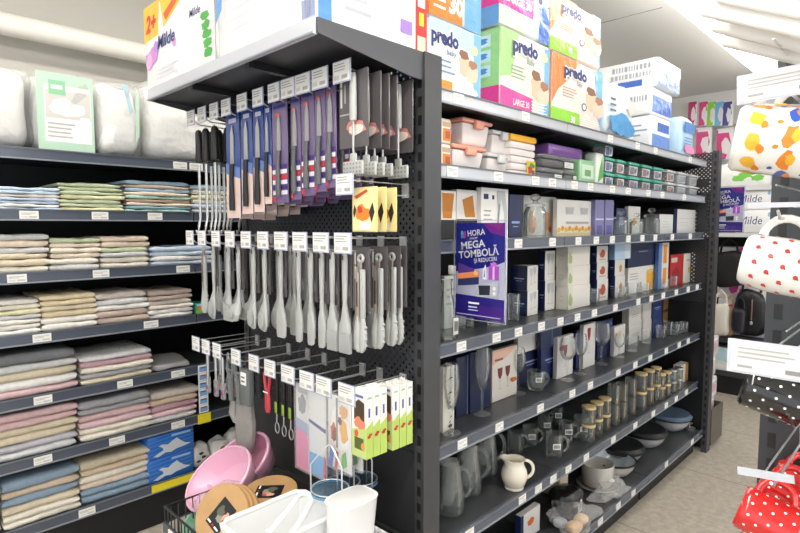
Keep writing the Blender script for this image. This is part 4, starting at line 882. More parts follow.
def filmbag(px, py, sx, sy, sz, seed, lab, fill=None):
    p = atZ(px, py, B0); t = root('film_bag', lab, 'bag', (p.x, p.y, B0))
    b = MB(); b.soft(-sx, sx, -sy, sy, 0, sz, FILM, p=3, lump=.05, seed=seed, n=14, scale=22); b.build('film', t)
    for i, (c, dx, dy, k) in enumerate(fill or []): 
        b = MB(); b.soft(dx - k, dx + k, dy - .03, dy + .03, .006, .045, c, p=3, lump=.01, seed=i + seed); b.build('content', t)
filmbag(571, 527, .10, .09, .095, 21, 'clear film bag of peach items on the base shelf edge', [(mat('#e3b98c', .5), -.03, -.03, .04), (mat('#e9cba6', .5), .05, -.02, .035), (mat('#c9ccd0', .4), -.04, .03, .03)])
filmbag(611, 494, .12, .06, .05, 33, 'flat crumpled clear film in front of the enamel bowl')
p = atZ(523, 533, B0)
gbox(515, 521, 540, 1.20, B0, 517, '#1d2c60', '#dfdcd8', 'white carton with an orange mark on the base shelf', lambda f: (f.rect(0, 0, .12, 1, mat(navy)), f.blob(.5, .6, .2, .14, mat('#d8682c'), 3)))
b = MB(); b.tube([(.0, 0, .01), (.02, .01, .03), (.05, 0, .03), (.07, .02, .012)], .006, STEEL); b.lathe([(.001, 0), (.03, .0), (.036, .014), (.034, .014), (.001, .003)], STEEL, 16)
tag(b.build('steel_strainer', loc=(atZ(692, 430, B0).x, 1.12, B0)), 'small steel utensil at the far end of the base shelf', 'utensil')
# ------------------------------------------------------------------ hooks on the gondola's pegboard end
PX = 1.149
hook_n = 0
def peg_hook(y, z, length, lab, tilt=0.0, lw=.072, lh=.056):
    r = root('peg_hook', lab, 'hook', (PX, y, z), 'price-tagged peg hooks')
    b = MB(); b.tube([(0, 0, 0), (-length + .02, 0, 0), (-length + .008, 0, .004), (-length, 0, .012)], .0024, CHROME); b.build('hook_rod', r)
    b = MB(); b.tube([(0, 0, .032), (-length - .012, 0, .034 + tilt)], .0018, CHROME); b.tube([(-.002, 0, -.002), (-.002, 0, .034)], .0022, CHROME); b.build('label_rod', r)
    b = MB(); b.box(-.006, 0, -.012, .012, -.006, .036, CHROME); b.build('back_plate', r)
    b = MB(); x = -length - .014; b.box(x - .0015, x, -lw / 2, lw / 2, .034 - lh * .72 + tilt, .034 + lh * .28 + tilt, mat('#b9bdd6', .25, coat=.5)); b.box(x - .0022, x - .0015, -lw / 2 + .005, lw / 2 - .002, .034 - lh * .66 + tilt, .034 + lh * .24 + tilt, LBL)
    f = Face(b, (x - .0022, lw / 2 - .002, .034 - lh * .66 + tilt), (0, -1, 0), (0, 0, 1), lw - .007, lh * .9); f.lines(.08, .5, .92, .92, 3, LINE).rect(.55, .12, .9, .3, mat('#b4b3b1')).bars(.08, .1, .42, .32, mat('#c9c8c5'), 6); b.build('price_label', r)
    return r
ROW1 = [342, 320, 303, 288, 274, 258, 242, 226, 214, 202, 191]; ROW2 = [343, 321, 300, 281, 263, 246, 230, 216, 202, 190]; ROW3 = [347, 324, 307, 288, 270, 254, 236, 217, 206, 196]
rows = [(ROW1, 1.872, .215, 'top row', 58), (ROW2, 1.432, .215, 'middle row', 243), (ROW3, 1.025, .205, 'lowest row', 385)]
HY = []
for px_list, z, L, nm, _ in rows:
    ys = []
    for i, px in enumerate(px_list):
        y = Yp(px, PX - L - .014, z + .03); ys.append(y)
        peg_hook(y, z, L, f"chrome peg hook with price tag, {ORD[i]} from the grey upright, {nm}", lw=.072 if i < 4 else .064)
    HY.append(ys)
peg_hook(Yp(346, .924, 1.62), 1.585, .215, 'chrome peg hook holding the yellow packs, under the grey mashers')

# carded tools ----------------------------------------------------------
def card_obj(name, lab, cat, X, px0, px1, ptop, pbot, back, group, draw, hang=True):
    """a flat retail card facing -X whose front edge spans columns px0..px1"""
    zc = Zp((ptop + pbot) / 2, X, Yp((px0 + px1) / 2, X, 1.5)); y1 = Yp(px0, X, zc); y0 = Yp(px1, X, zc); yc = (y0 + y1) / 2
    zt, zb = Zp(ptop, X, yc), Zp(pbot, X, yc); w, h = y1 - y0, zt - zb
    r = root(name, lab, cat, (X, yc, zt), group)
    b = MB(); b.rbox(0, .004, -w / 2, w / 2, -h, 0, back, .0015, 1); f = Face(b, (0, w / 2, -h), (0, -1, 0), (0, 0, 1), w, h); draw(f, w, h, r); b.build('card', r)
    return r, w, h
def knife_part(r, w, h, k=1.0, col='#202022', dy=0.0):
    b = MB(); b.prism([(dy - .012 * k, -h * .50), (dy + .012 * k, -h * .50), (dy + .009 * k, -h * .22), (dy - .002 * k, -h * .14), (dy - .010 * k, -h * .24)], .0025, STEEL, 'x', -.003); b.build('blade', r)
    b = MB(); b.loft([(-h * .93, -.008, dy, .007, .011 * k), (-h * .86, -.008, dy, .008, .013 * k), (-h * .66, -.008, dy, .007, .009 * k), (-h * .50, -.006, dy, .006, .011 * k)], mat(col, .4), 10); b.build('handle', r)
def copies(r, n, dx, fmt, dz=-.002):
    for k in range(1, n): dup(r, (r.location.x + dx * k, r.location.y + R.uniform(-.003, .003), r.location.z + dz * k), fmt.format(ORD[k]))
blue = mat('#27438f', .35, coat=.4); pinkc = mat('#e9cfc4', .5)
for i, (p0, p1, pt, pb) in enumerate([(226.5, 240, 110, 218), (241.5, 252.5, 105, 214), (253.5, 264, 103, 212), (264.5, 271.5, 100, 204)]):
    def draw(f, w, h, r): f.rect(0, 0, 1, .42, pinkc); f.poly([(0, .42), (1, .36), (1, .46), (0, .52)], mat('#6f86c4')); f.rect(.25, .88, .8, .92, mat('#c9cbd6')); f.rect(.3, .955, .7, .972, BLACK)
    w_ = ['beside the black-handled tools', 'second blue card along', 'third blue card along', 'narrow, beside the purple cards'][i]
    r, w, h = card_obj('carded_knife', f"kitchen knife on a blue card, front one, {w_}", 'knife', .955, p0, p1, pt, pb, blue, 'knives on blue cards', draw)
    knife_part(r, w, h, 1.1 if i < 3 else .7)
    copies(r, 4, .045, f"kitchen knife on a blue card, {{}} back, {w_}")
purp = mat('#77678f', .35, coat=.4)
stripes = ['#e6e1ea', '#4a3580', '#efe9ef', '#d23a44', '#efe9ef', '#4a3580']
for i, (p0, p1, pt, pb) in enumerate([(272.5, 287.5, 98, 203), (291, 300.5, 92, 200), (301.5, 314.5, 86, 196), (315, 325.5, 80, 192), (326, 336, 76, 188)]):
    def draw(f, w, h, r):
        f.rect(.12, .905, .9, .935, mat('#2d3f8c')); f.rect(.3, .955, .7, .972, BLACK); f.rect(.2, .83, .6, .86, mat('#d8604c'))
        for k, c in enumerate(stripes): f.rect(.02, .08 + k * .05, .98, .12 + k * .05, mat(c, .5))
        f.rect(.03, .02, .25, .06, mat('#d23a44'))
    w_ = ['after the blue cards', 'second purple card along', 'third purple card along', 'fourth purple card along', 'next to the grey masher card'][i]
    r, w, h = card_obj('carded_knife', f"knife on a purple striped card, front one, {w_}", 'knife', .955, p0, p1, pt, pb, purp, 'knives on purple cards', draw)
    knife_part(r, w, h, .85, '#5d5f63')
    copies(r, 4, .045, f"knife on a purple striped card, {{}} back, {w_}")
# grey cards with potato mashers
gcard = mat('#5d595b', .4, coat=.3); gsil = mat('#b3b5b2', .5); gsil2 = mat('#b9bbb8', .5)
def draw(f, w, h, r):
    f.rect(.06, .55, .13, .95, mat('#d9d7d4')); f.rect(.2, .60, .26, .85, mat('#a9a6a4')); f.rect(.06, .80, .09, .825, mat('#cf4a36')).rect(.10, .80, .13, .825, mat('#4b9c4a')); f.blob(.62, .26, .34, .12, mat('#d88a84', .5), 4).blob(.6, .24, .25, .08, mat('#f0e4d8', .5), 6); f.rect(.05, .44, .4, .46, mat('#b9b5b2'))
r, w, h = card_obj('carded_masher', 'potato masher on a grey card, front one on the hook by the upright', 'masher', .95, 339, 368, 71, 148, gcard, 'mashers on grey cards', draw)
b = MB(); b.loft([(-h * .66, -.012, -.014, .008, .010), (-h * .6, -.012, -.014, .009, .0115), (-h * .1, -.012, -.014, .008, .010), (-h * .05, -.012, -.014, .007, .008)], gsil, 12); b.build('handle', r)
b = MB(); b.tube([(-.012, -.014, -h * .66), (-.012, -.014, -h * 1.12)], .0032, STEEL); b.build('shaft', r)
b = MB(); b.rbox(-.016, -.008, -.026, -.002, -h * 1.20, -h * 1.08, gsil, .003); b.rbox(-.016, -.008, -.052, .026, -h * 1.36, -h * 1.18, gsil, .003)
for j in range(3):
    for k in range(6): b.box(-.0166, -.016, -.047 + k * .0125, -.041 + k * .0125, -h * (1.34 - .055 * j), -h * (1.315 - .055 * j), mat('#8b8d8a'))
b.build('masher_head', r)
for k, xx in enumerate((.045, .075, .105, .165)): dup(r, (r.location.x + xx, r.location.y, r.location.z), f"potato masher on a grey card, {ORD[k + 1]} back on the hook by the upright")
# black-handled tools with steel loops at the far edge
bh = mat('#242425', .45)
for i, px in enumerate((199, 206, 215)):
    X = .97; y = Yp(px, X, 1.8); z = 1.865
    r = root('steel_serving_tool', f"black-handled steel serving tool, {['front one at the outer edge', 'front one in the middle', 'front one beside the blue cards'][i]}", 'kitchen tool', (X, y, z), 'black-handled steel tools')
    b = MB(); b.loft([(-.125, 0, 0, .012, .014), (-.118, 0, 0, .014, .017), (-.07, 0, 0, .0125, .015), (-.015, 0, 0, .0125, .0155), (-.005, 0, 0, .008, .01)], bh, 12); b.build('handle', r)
    b = MB(); b.tube([(0, 0, -.135), (0, 0, -.33), (-.01, .001, -.385), (-.02, -.006, -.395), (-.026, -.014, -.385)], .0035, STEEL); b.tube([(0, .008, -.135), (0, .008, -.34), (-.006, .01, -.37)], .003, STEEL); b.build('steel_shaft', r)
    b = MB(); b.tube([(0, .004 * math.cos(a), -.006 + .006 * math.sin(a)) for a in [k * math.pi / 4 for k in range(8)]], .0012, STEEL, closed=True); b.build('hanging_loop', r)
    copies(r, 3, .05, f"black-handled steel serving tool, {{}} back, {['outer hook', 'middle hook', 'hook beside the blue cards'][i]}", 0)
# yellow packs
def draw(f, w, h, r):
    f.rect(.04, .03, .96, .97, mat('#f0e3a8', .5)); f.poly([(.1, .80), (.6, .95), (.66, .90), (.2, .74)], mat('#cf5a2c')); f.blob(.42, .42, .28, .2, mat('#e0862e', .5), 2).blob(.35, .5, .1, .1, mat('#c9402a'), 4); f.poly([(.80, .2), (.92, .44), (.84, .66), (.70, .44)], mat('#2e2a26')); f.poly([(.1, .3), (.2, .5), (.12, .62), (.06, .45)], mat('#35302b')); f.rect(.35, .05, .75, .22, WHITE)
r, w, h = card_obj('yellow_card_pack', 'pale yellow carded pack hanging in front below the mashers', 'pack', .95, 352, 377, 187, 232, mat('#e9d98a', .45, coat=.2), 'yellow carded packs', draw)
for k in (1, 2): dup(r, (.95 + [0, .03, .065][k], r.location.y - [0, .002, .004][k], r.location.z), f"pale yellow carded pack, {ORD[k]} back below the mashers")

# silicone utensils in the middle row ------------------------------------
SIL = mat('#b4b6b4', .42, var=.05, vscale=20)
def util(kind, X, px, lab):
    z = 1.428; y = Yp(px, X, 1.30); r = root('silicone_' + kind, lab, kind.replace('_', ' '), (X, y, z), 'grey silicone utensils')
    b = MB(); L = .15
    b.loft([(-L, 0, 0, .0055, .0065), (-L * .8, 0, 0, .0065, .008), (-L * .4, 0, 0, .0075, .0105), (-L * .1, 0, 0, .0065, .0105), (-.002, 0, 0, .004, .006)], SIL, 12); b.box(-.0082, -.0076, -.003, .003, -.022, -.010, mat('#4c4d4d')); b.build('handle', r)
    h = MB()
    if kind == 'spoon': h.loft([(-.278, -.004, 0, .003, .008), (-.272, -.007, 0, .005, .018), (-.25, -.010, 0, .007, .027), (-.22, -.009, 0, .007, .026), (-.195, -.004, 0, .006, .016), (-.172, 0, 0, .0055, .008), (-L + .004, 0, 0, .0055, .0065)], SIL, 16); h.soft(-.021, -.0155, -.019, .019, -.268, -.208, mat('#a7a9a7', .45), p=2.2, n=8)
    if kind == 'ladle': h.loft([(-.262, -.02, 0, .004, .010), (-.257, -.024, 0, .014, .030), (-.235, -.024, 0, .020, .042), (-.215, -.016, 0, .016, .036), (-.20, -.006, 0, .008, .018), (-.17, 0, 0, .006, .008), (-L + .004, 0, 0, .0055, .0065)], SIL, 16); h.soft(-.046, -.040, -.030, .030, -.252, -.214, mat('#a7a9a7', .45), p=2.2, n=8)
    if kind == 'spatula': h.loft([(-.285, 0, .004, .002, .020), (-.278, 0, .001, .003, .026), (-.24, 0, 0, .0045, .0275), (-.21, 0, 0, .006, .024), (-.185, 0, 0, .006, .012), (-L + .004, 0, 0, .0055, .0065)], SIL, 14, 3)
    if kind == 'narrow_spatula': h.loft([(-.285, 0, .006, .002, .010), (-.278, 0, .002, .003, .017), (-.22, 0, 0, .005, .0185), (-.195, 0, 0, .006, .015), (-.175, 0, 0, .006, .008), (-L + .004, 0, 0, .0055, .0065)], SIL, 14, 3)
    if kind == 'turner':
        h.loft([(-.212, -.004, 0, .005, .024), (-.195, -.002, 0, .006, .018), (-.175, 0, 0, .006, .009), (-L + .004, 0, 0, .0055, .0065)], SIL, 14, 3)
        for q in (-.029, -.0145, 0, .0145, .029): h.rbox(-.008, -.003, q - .0048, q + .0048, -.258, -.205 if abs(q) < .02 else -.212, SIL, .002, 1)
        h.rbox(-.008, -.003, -.034, .034, -.272, -.252, SIL, .002); 
    if kind == 'brush': h.loft([(-.225, 0, 0, .007, .023), (-.205, 0, 0, .008, .023), (-.185, 0, 0, .007, .014), (-L + .004, 0, 0, .0055, .0065)], SIL, 14, 3)
    h.build('head', r)
    if kind == 'brush':
        q = MB(); 
        for k in range(9): q.rbox(-.006, .006, -.022 + k * .0049, -.0178 + k * .0049, -.283, -.2245, mat('#a9abaa', .5), .001, 1)
        q.build('bristles', r)
    q = MB(); q.box(.010, .0112, -.018, .026, -.155, .012, gcard); f = Face(q, (.010, .026, -.155), (0, -1, 0), (0, 0, 1), .044, .167)
    f.rect(.12, .55, .3, .92, mat('#d2d0cd')).rect(.12, .72, .2, .76, mat('#cf4a36')).rect(.22, .72, .3, .76, mat('#4b9c4a')).rect(.42, .6, .52, .85, mat('#8d8a88')).poly([(.1, .1), (.9, .2), (.8, .4), (.2, .35)], mat('#7a7677')); q.build('hang_card', r)
    return r
tools = [('spoon', 214, 'outermost hook but one'), ('turner', 229, 'hook beside the outermost spoons'), ('ladle', 239, 'hook under the fourth tag from the outer edge'), ('spoon', 254, 'hook beside the ladles'), ('spoon', 265, 'hook after the first small spoons'), ('spatula', 281, 'middle hook'), ('narrow_spatula', 299, 'hook between the wide and long spatulas'), ('narrow_spatula', 311, 'hook of the long spatulas'), ('narrow_spatula', 322, 'hook before the brushes'), ('brush', 332.5, 'hook before the tongs, slim'), ('brush', 345, 'hook next to the tongs')]
for kind, px, where in tools:
    r = util(kind, .965, px, f"grey silicone {kind.replace('_', ' ')}, front one, {where}")
    copies(r, 3, .05, f"grey silicone {kind.replace('_', ' ')}, {{}} back, {where}", 0)
def tongs(X, px, lab, card=True):
    z = 1.425; y = Yp(px, X, 1.30); r = root('kitchen_tongs', lab, 'tongs', (X, y, z), 'steel and grey tongs')
    b = MB(); b.tube([(0, .009 * math.cos(a), -.012 + .009 * math.sin(a)) for a in [k * math.pi / 6 for k in range(12)]], .0042, gsil2, 8, closed=True); b.build('pull_ring', r)
    b = MB(); b.rbox(-.006, -.001, .002, .017, -.185, -.035, mat('#b7aca2', .35, .6), .002); b.box(-.0064, -.0058, .007, .012, -.14, -.075, mat('#2c2c2d')); b.rbox(-.006, -.001, -.008, .008, -.05, -.022, mat('#a9a098', .35, .6), .002); b.build('steel_arm', r)
    b = MB(); b.rbox(-.008, .002, -.018, -.003, -.17, -.040, SIL, .003); b.build('grey_arm', r)
    for s, nm in ((1, 'grip'), (-1, 'grip')):
        b = MB(); b.loft([(-.262, -.004, s * .006, .004, .006), (-.252, -.004, s * .009, .007, .012), (-.22, -.003, s * .011, .008, .014), (-.185, -.002, s * .010, .006, .009), (-.165, -.002, s * .009, .005, .007)], SIL, 12)
        if s < 0:
            for k in range(4): b.rbox(-.008, .002, -.0245, -.018, -.245 + k * .016, -.238 + k * .016, SIL, .002, 1)
        b.build(nm, r)
    if card:
        q = MB(); q.box(.008, .0095, -.026, .042, -.155, .018, gcard); f = Face(q, (.008, .042, -.155), (0, -1, 0), (0, 0, 1), .068, .173); f.rect(.12, .5, .2, .92, mat('#d2d0cd')).rect(.12, .7, .15, .73, mat('#cf4a36')).rect(.16, .7, .2, .73, mat('#4b9c4a')).rect(.3, .55, .35, .8, mat('#8d8a88')); q.build('hang_card', r)
    return r
t0 = tongs(.955, 361, 'grey and steel tongs on a dark card, front one by the upright')
for k, xx in enumerate((.065, .115, .14)): dup(t0, (.955 + xx, t0.location.y, t0.location.z), f"grey and steel tongs on a dark card, {ORD[k + 1]} back by the upright")
t1 = tongs(.97, 205, 'steel tongs hanging at the outermost end of the middle row', False)
dup(t1, (1.03, t1.location.y, t1.location.z), 'steel tongs, second back at the outermost end of the middle row')

# lowest row --------------------------------------------------------------
Z3 = 1.02
for i, (px, c) in enumerate(((208, 'outermost'), (216, 'second'), (223, 'third'))):
    X = .96; r = root('steel_peeler', f"slim steel utensil in a clear pack, {c} on the lowest row", 'utensil', (X, Yp(px, X, .95), Z3), 'slim steel utensils')
    b = MB(); b.loft([(-.105, 0, 0, .005, .007), (-.02, 0, 0, .006, .0085), (-.005, 0, 0, .004, .006)], STEEL, 10); b.build('handle', r)
    b = MB(); b.rbox(-.006, .006, -.012, .012, -.165, -.10, CLRP, .003); b.box(-.0066, -.006, -.008, .0, -.15, -.135, mat('#c93a3a')); b.box(-.0066, -.006, .001, .008, -.15, -.135, mat('#3a56b4')); b.build('blister', r)
    copies(r, 2, .05, f"slim steel utensil in a clear pack, {{}} back behind the {c} one", 0)
gp = mat('#6d7271', .45)
for i, px in enumerate((231, 239)):
    X = .97; r = root('grey_peeler', f"grey plastic peeler with a looped grip, {['outer one', 'one beside the boxed peeler'][i]}", 'peeler', (X, Yp(px, X, .93), Z3), 'grey peelers')
    b = MB(); b.tube([(0, -.022, -.045), (0, -.018, -.02), (0, 0, -.008), (0, .018, -.02), (0, .022, -.045), (0, .008, -.075), (0, .004, -.16), (0, -.004, -.16), (0, -.008, -.075)], .008, gp, 8, closed=True); b.build('body', r)
    MB().rbox(-.003, .003, -.02, .02, -.052, -.044, STEEL, .001, 1).build('blade', r)
X = .965; r = root('boxed_grater', 'grey boxed grater with a white slotted face on the lowest row', 'grater', (X, Yp(247, X, .95), Z3))
b = MB(); b.rbox(-.012, .012, -.03, .03, -.15, -.02, gp, .006); b.build('case', r)
b = MB(); b.rbox(-.016, -.012, -.018, .018, -.075, -.03, WHITE, .003); 
for k in range(2): b.box(-.0166, -.016, -.012, .012, -.05 - k * .014, -.044 - k * .014, mat('#707474'))
b.build('slotted_face', r)
b = MB(); b.rbox(-.01, .01, -.024, .024, -.12, -.01, glassy('dark_film', '#8a8a8c', .12, .9, haze=.3, hazecol='#55565a', bump=(40, 1)), .006)
tag(b.build('film_packet', loc=(.99, Yp(258, .99, .95), Z3)), 'dark clear packet hanging between the grater and the red peeler', 'packet')
red = mat('#c23a48', .35, coat=.2)
X = .945; r = root('red_peeler', 'red plastic peeler hanging from the lowest row', 'peeler', (X, Yp(267.5, X, .95), Z3 + .005))
b = MB(); b.loft([(-.135, 0, 0, .005, .010), (-.12, 0, 0, .007, .015), (-.085, 0, 0, .007, .0145), (-.06, 0, 0, .006, .011)], red, 12)
for s in (-1, 1): b.tube([(0, s * .006, -.062), (0, s * .014, -.035), (0, s * .016, -.005)], .0055, red, 8)
b.build('body', r); MB().tube([(0, -.016, -.01), (0, .016, -.01)], .003, STEEL).build('blade', r); MB().box(-.0085, -.0078, -.014, .014, -.068, -.064, WHITE).build('tie', r)
for i, px in enumerate((277, 284, 291)):
    X = .96; r = root('whisk_scoop', f"dark utensil with a green grip and wire end, {ORD[i]} past the red peeler", 'utensil', (X, Yp(px, X, .9), Z3), 'dark wire-ended utensils')
    b = MB(); b.rbox(-.005, .005, -.009, .009, -.13, -.01, mat('#1d1e1d', .35), .003); b.rbox(-.0055, .0055, -.0075, .0075, -.128, -.09, mat('#8aa83a', .4), .002); b.build('handle', r)
    b = MB(); b.tube([(0, 0, -.13), (0, .002, -.16)], .003, STEEL); b.tube([(0, .012 * math.sin(a), -.178 + .018 * math.cos(a)) for a in [k * math.pi / 5 for k in range(10)]], .002, STEEL, closed=True); b.build('wire_end', r)
# bagged sets
def bagset(px0, px1, pt, pb, X, lab, draw, n=2):
    r, w, h = card_obj('bagged_set', lab, 'pack', X, px0, px1, pt, pb, mat('#e3e3e2', .35, coat=.4), None, draw)
    b = MB(); b.rbox(-.006, .006, -w / 2 - .003, w / 2 + .003, -h - .004, .004, FILM, .003); b.build('film', r)
    return r
def d1(f, w, h, r): f.rect(0, 0, 1, .48, mat('#e07fae', .4)); f.poly([(0, .48), (1, .42), (1, .56), (0, .60)], mat('#9aa9c9')); f.blob(.45, .78, .3, .12, mat('#8e9096', .4), 3); f.rect(.2, .90, .8, .96, mat('#b0b0b0'))
r = bagset(296, 311, 385, 470, .955, 'film-packed set with a bright pink lower half', d1); dup(r, (.99, r.location.y, r.location.z), 'film-packed set with a pink lower half, second back')
def d2(f, w, h, r): f.rect(0, 0, 1, .26, mat('#5fa8e0', .4)); f.poly([(0, .62), (1, .55), (1, .60), (0, .66)], mat('#33407c')); f.poly([(.2, .26), (.5, .3), (.35, .55), (.15, .5)], mat('#d9e2ea')); f.poly([(.82, .02), (1, .02), (1, .22), (.9, .3)], mat('#d23a3a'))
r = bagset(309, 326, 393, 476, .94, 'white film-packed set with a sky blue lower corner', d2); dup(r, (.975, r.location.y - .004, r.location.z), 'white film-packed set with blue corner, second back')
def d3(f, w, h, r):
    f.blob(.5, .55, .42, .32, mat('#f1efea', .4), 2); f.blob(.25, .5, .14, .14, mat('#c9601f'), 3).blob(.3, .46, .1, .1, mat('#8a2f16'), 5).blob(.72, .55, .18, .2, mat('#e3a83c'), 4).blob(.7, .82, .18, .1, mat('#d9a055'), 6).blob(.55, .68, .1, .06, mat('#6a2a2a'), 9); f.rect(.38, .3, .46, .98, mat('#8c8a88')); f.poly([(.02, .0), (.2, .0), (.3, .25), (.12, .3)], mat('#3a6fc0')).poly([(.3, .0), (.42, .0), (.5, .24), (.38, .26)], mat('#c9463a')).poly([(.6, .02), (.85, .1), (.8, .3), (.62, .22)], mat('#5fae3c'))
r = bagset(328, 351, 397, 470, .93, 'film pack with food photos and coloured skewers on the lowest row', d3); dup(r, (.965, r.location.y - .004, r.location.z), 'film pack with food photos, second back')
# green boxes
def green_box(X, lab):
    z = Zp(389, .93, Yp(352, .93, 1)); y1 = Yp(352, .93, .93); y0 = Yp(366, .93, .93); w = y1 - y0; h = z - Zp(457, .93, (y0 + y1) / 2); d = .024
    b = MB(); g = mat('#b5cf62', .4, coat=.2); b.box(0, d, -w, 0, -h, 0, mat('#f1efe8', .4, coat=.2)); s = Face(b, (0, 0, -h), (0, -1, 0), (0, 0, 1), w, h); f = Face(b, (0, -w, -h), (1, 0, 0), (0, 0, 1), d, h)
    s.poly([(0, 0), (1, 0), (1, .48), (0, .40)], mat('#c3d584', .4)).poly([(.18, .56), (.9, .56), (.9, .84), (.5, .88), (.18, .8)], mat('#4a3a26')).rect(.2, .12, .85, .3, mat('#54602a')).blob(.55, .52, .38, .1, mat('#e08a6a'), 2).blob(.35, .36, .16, .06, mat('#d8583c'), 3).blob(.8, .18, .16, .07, mat('#e09a4a'), 7); s.rect(.3, .91, .85, .95, mat('#6b74ad'))
    f.poly([(0, 0), (1, 0), (1, .56), (0, .46)], g).rect(.35, .62, .62, .76, mat('#4f5c9c')).blob(.45, .33, .28, .03, mat('#c0322c'), 4).blob(.62, .36, .26, .025, mat('#c0322c'), 6).rect(.2, .9, .8, .93, mat('#9ec4b0'))
    b.box(d * .4, d * .6, -w * .65, -w * .35, 0, .008, mat('#f1efe8', .4))
    return tag(b.build('green_and_white_box', loc=(X, y1, z)), lab, 'box', 'green and white hanging boxes')
gb0 = green_box(.93, 'green and white box with a dark window, front one of the row')
for k, xx in enumerate((.026, .052, .098, .126, .153)): dup(gb0, (.93 + xx, gb0.location.y, gb0.location.z - (.0 if k < 2 else .004)), f"green and white box, {ORD[k + 1]} back in the hanging row")
# round wire racks with blue glass
def wire_rack(X, px, py, rad, lab):
    y = Yp(px, X, .8); z = Zp(py, X, y); r = root('round_wire_rack', lab, 'rack', (X, y, z), 'round wire racks')
    b = MB(); b.lathe([(.001, 0), (rad, 0), (rad, .005), (.001, .005)], glassy('blue_rim_glass', '#c4dcea', .05, 1.0, haze=.15, hazecol='#9dc0d8'), 24); b.lathe([(rad - .002, -.001), (rad + .003, .001), (rad + .002, .007), (rad - .002, .006)], mat('#5e8fb4', .2, coat=.5), 24); b.build('round_plate', r)
    b = MB()
    for k in range(3):
        a = k * 2.1 + .5; px_, py_ = rad * math.cos(a), rad * math.sin(a); b.tube([(px_, py_, .0), (px_, py_, .085), (px_ * .3, py_ * .3, .125), (0, 0, .135), (0, 0, .17)], .0022, CHROME)
    b.tube([(rad * math.cos(a), rad * math.sin(a), .012) for a in [k * math.pi / 8 for k in range(16)]], .0018, CHROME, closed=True); b.build('wire_frame', r)
wire_rack(.90, 330, 492, .052, 'round wire rack with a blue-rimmed plate hanging above the white holder, front')
wire_rack(1.00, 343, 485, .050, 'round wire rack with a blue-rimmed plate, second back')
wire_rack(1.08, 361, 482, .050, 'round wire rack with a blue-rimmed plate, last one beside the dark panel')
# oven mitt
X = 1.0; r = root('oven_mitt', 'grey quilted oven mitt hanging beside the pink basins', 'oven mitt', (X, Yp(245, X, .9), .90))
b = MB(); b.loft([(-.24, 0, .01, .016, .035), (-.20, 0, .005, .02, .055), (-.12, 0, 0, .022, .06), (-.04, 0, 0, .02, .05), (0, 0, 0, .016, .04)], mat('#9b9894', .8, bump=(60, .4), var=.15), 14, 2.6); b.build('mitt', r)
b = MB(); b.loft([(-.13, -.012, .05, .008, .02), (-.10, -.014, .072, .010, .022), (-.05, -.01, .07, .008, .016)], mat('#9b9894', .8, bump=(60, .4), var=.15), 10); b.build('thumb', r)

# ------------------------------------------------------------------ the wire basket's goods
def basin(c, L, S, depth, m, lab, n, a, name='oval_basin', rimm=None):
    """oval basin: c centre of the rim plane, n its opening direction, a its long axis"""
    n = Vector(n).normalized(); a = Vector(a); a = (a - n * a.dot(n)).normalized(); bb = n.cross(a)
    M4 = Matrix((a, bb, n)).transposed().to_4x4(); M4.translation = c
    r = bpy.data.objects.new(name, None); COL.objects.link(r); r.matrix_world = M4; r.empty_display_size = .02; tag(r, lab, 'basin')
    b = MB(); b.lathe([(.001, -depth), (.62, -depth), (.74, -depth * .9), (.95, -.01), (.955, 0)], m, 36, sx=L, sy=S); b.lathe([(.945, 0), (.93, -.01), (.72, -depth * .86), (.6, -depth * .95), (.001, -depth * .95)], m, 36, sx=L, sy=S); b.build('bowl', r)
    b = MB(); b.lathe([(.95, -.006), (1.0, -.008), (1.01, 0), (.98, .005), (.94, .002)], rimm or m, 36, sx=L, sy=S); b.build('rim', r)
    return r
pk = mat('#f0bdd4', .25, coat=.5); mn = mat('#a4dcc0', .35, coat=.2)
na = (-.72, .10, .60)
basin(atX(217, 478, .86), .17, .115, .08, pk, 'pink oval plastic basin leaning in front, on mint bowls', na, (.05, -.85, .52), 'pink_basin')
basin(atX(237, 462, .95), .165, .11, .08, mat('#e8b0ca', .3, coat=.2), 'pink oval plastic basin leaning behind the front pink basin', na, (.05, -.80, .58), 'pink_basin')
for k in range(3): basin(Vector((.80 + .004 * k, 1.675 + .004 * k, .488 + k * .014)), .115, .085, .06, mn, f"mint green bowl, {['lowest', 'middle', 'top'][k]} of the nested three under the pink basin", (-.25, .05, .96), (0, 1, -.1), 'mint_bowl')
b = MB(); b.soft(-.10, .10, -.12, .12, 0, .20, FILM, p=2.6, lump=.05, seed=41, n=14, scale=18)
tag(b.build('film_wrap', loc=(.86, 1.66, .42)), 'crumpled clear film around the mint bowls in the wire basket', 'film')
wood = mat('#c29a68', .55, var=.18, vscale=14); woode = mat('#ad8452', .6, var=.15, vscale=20)
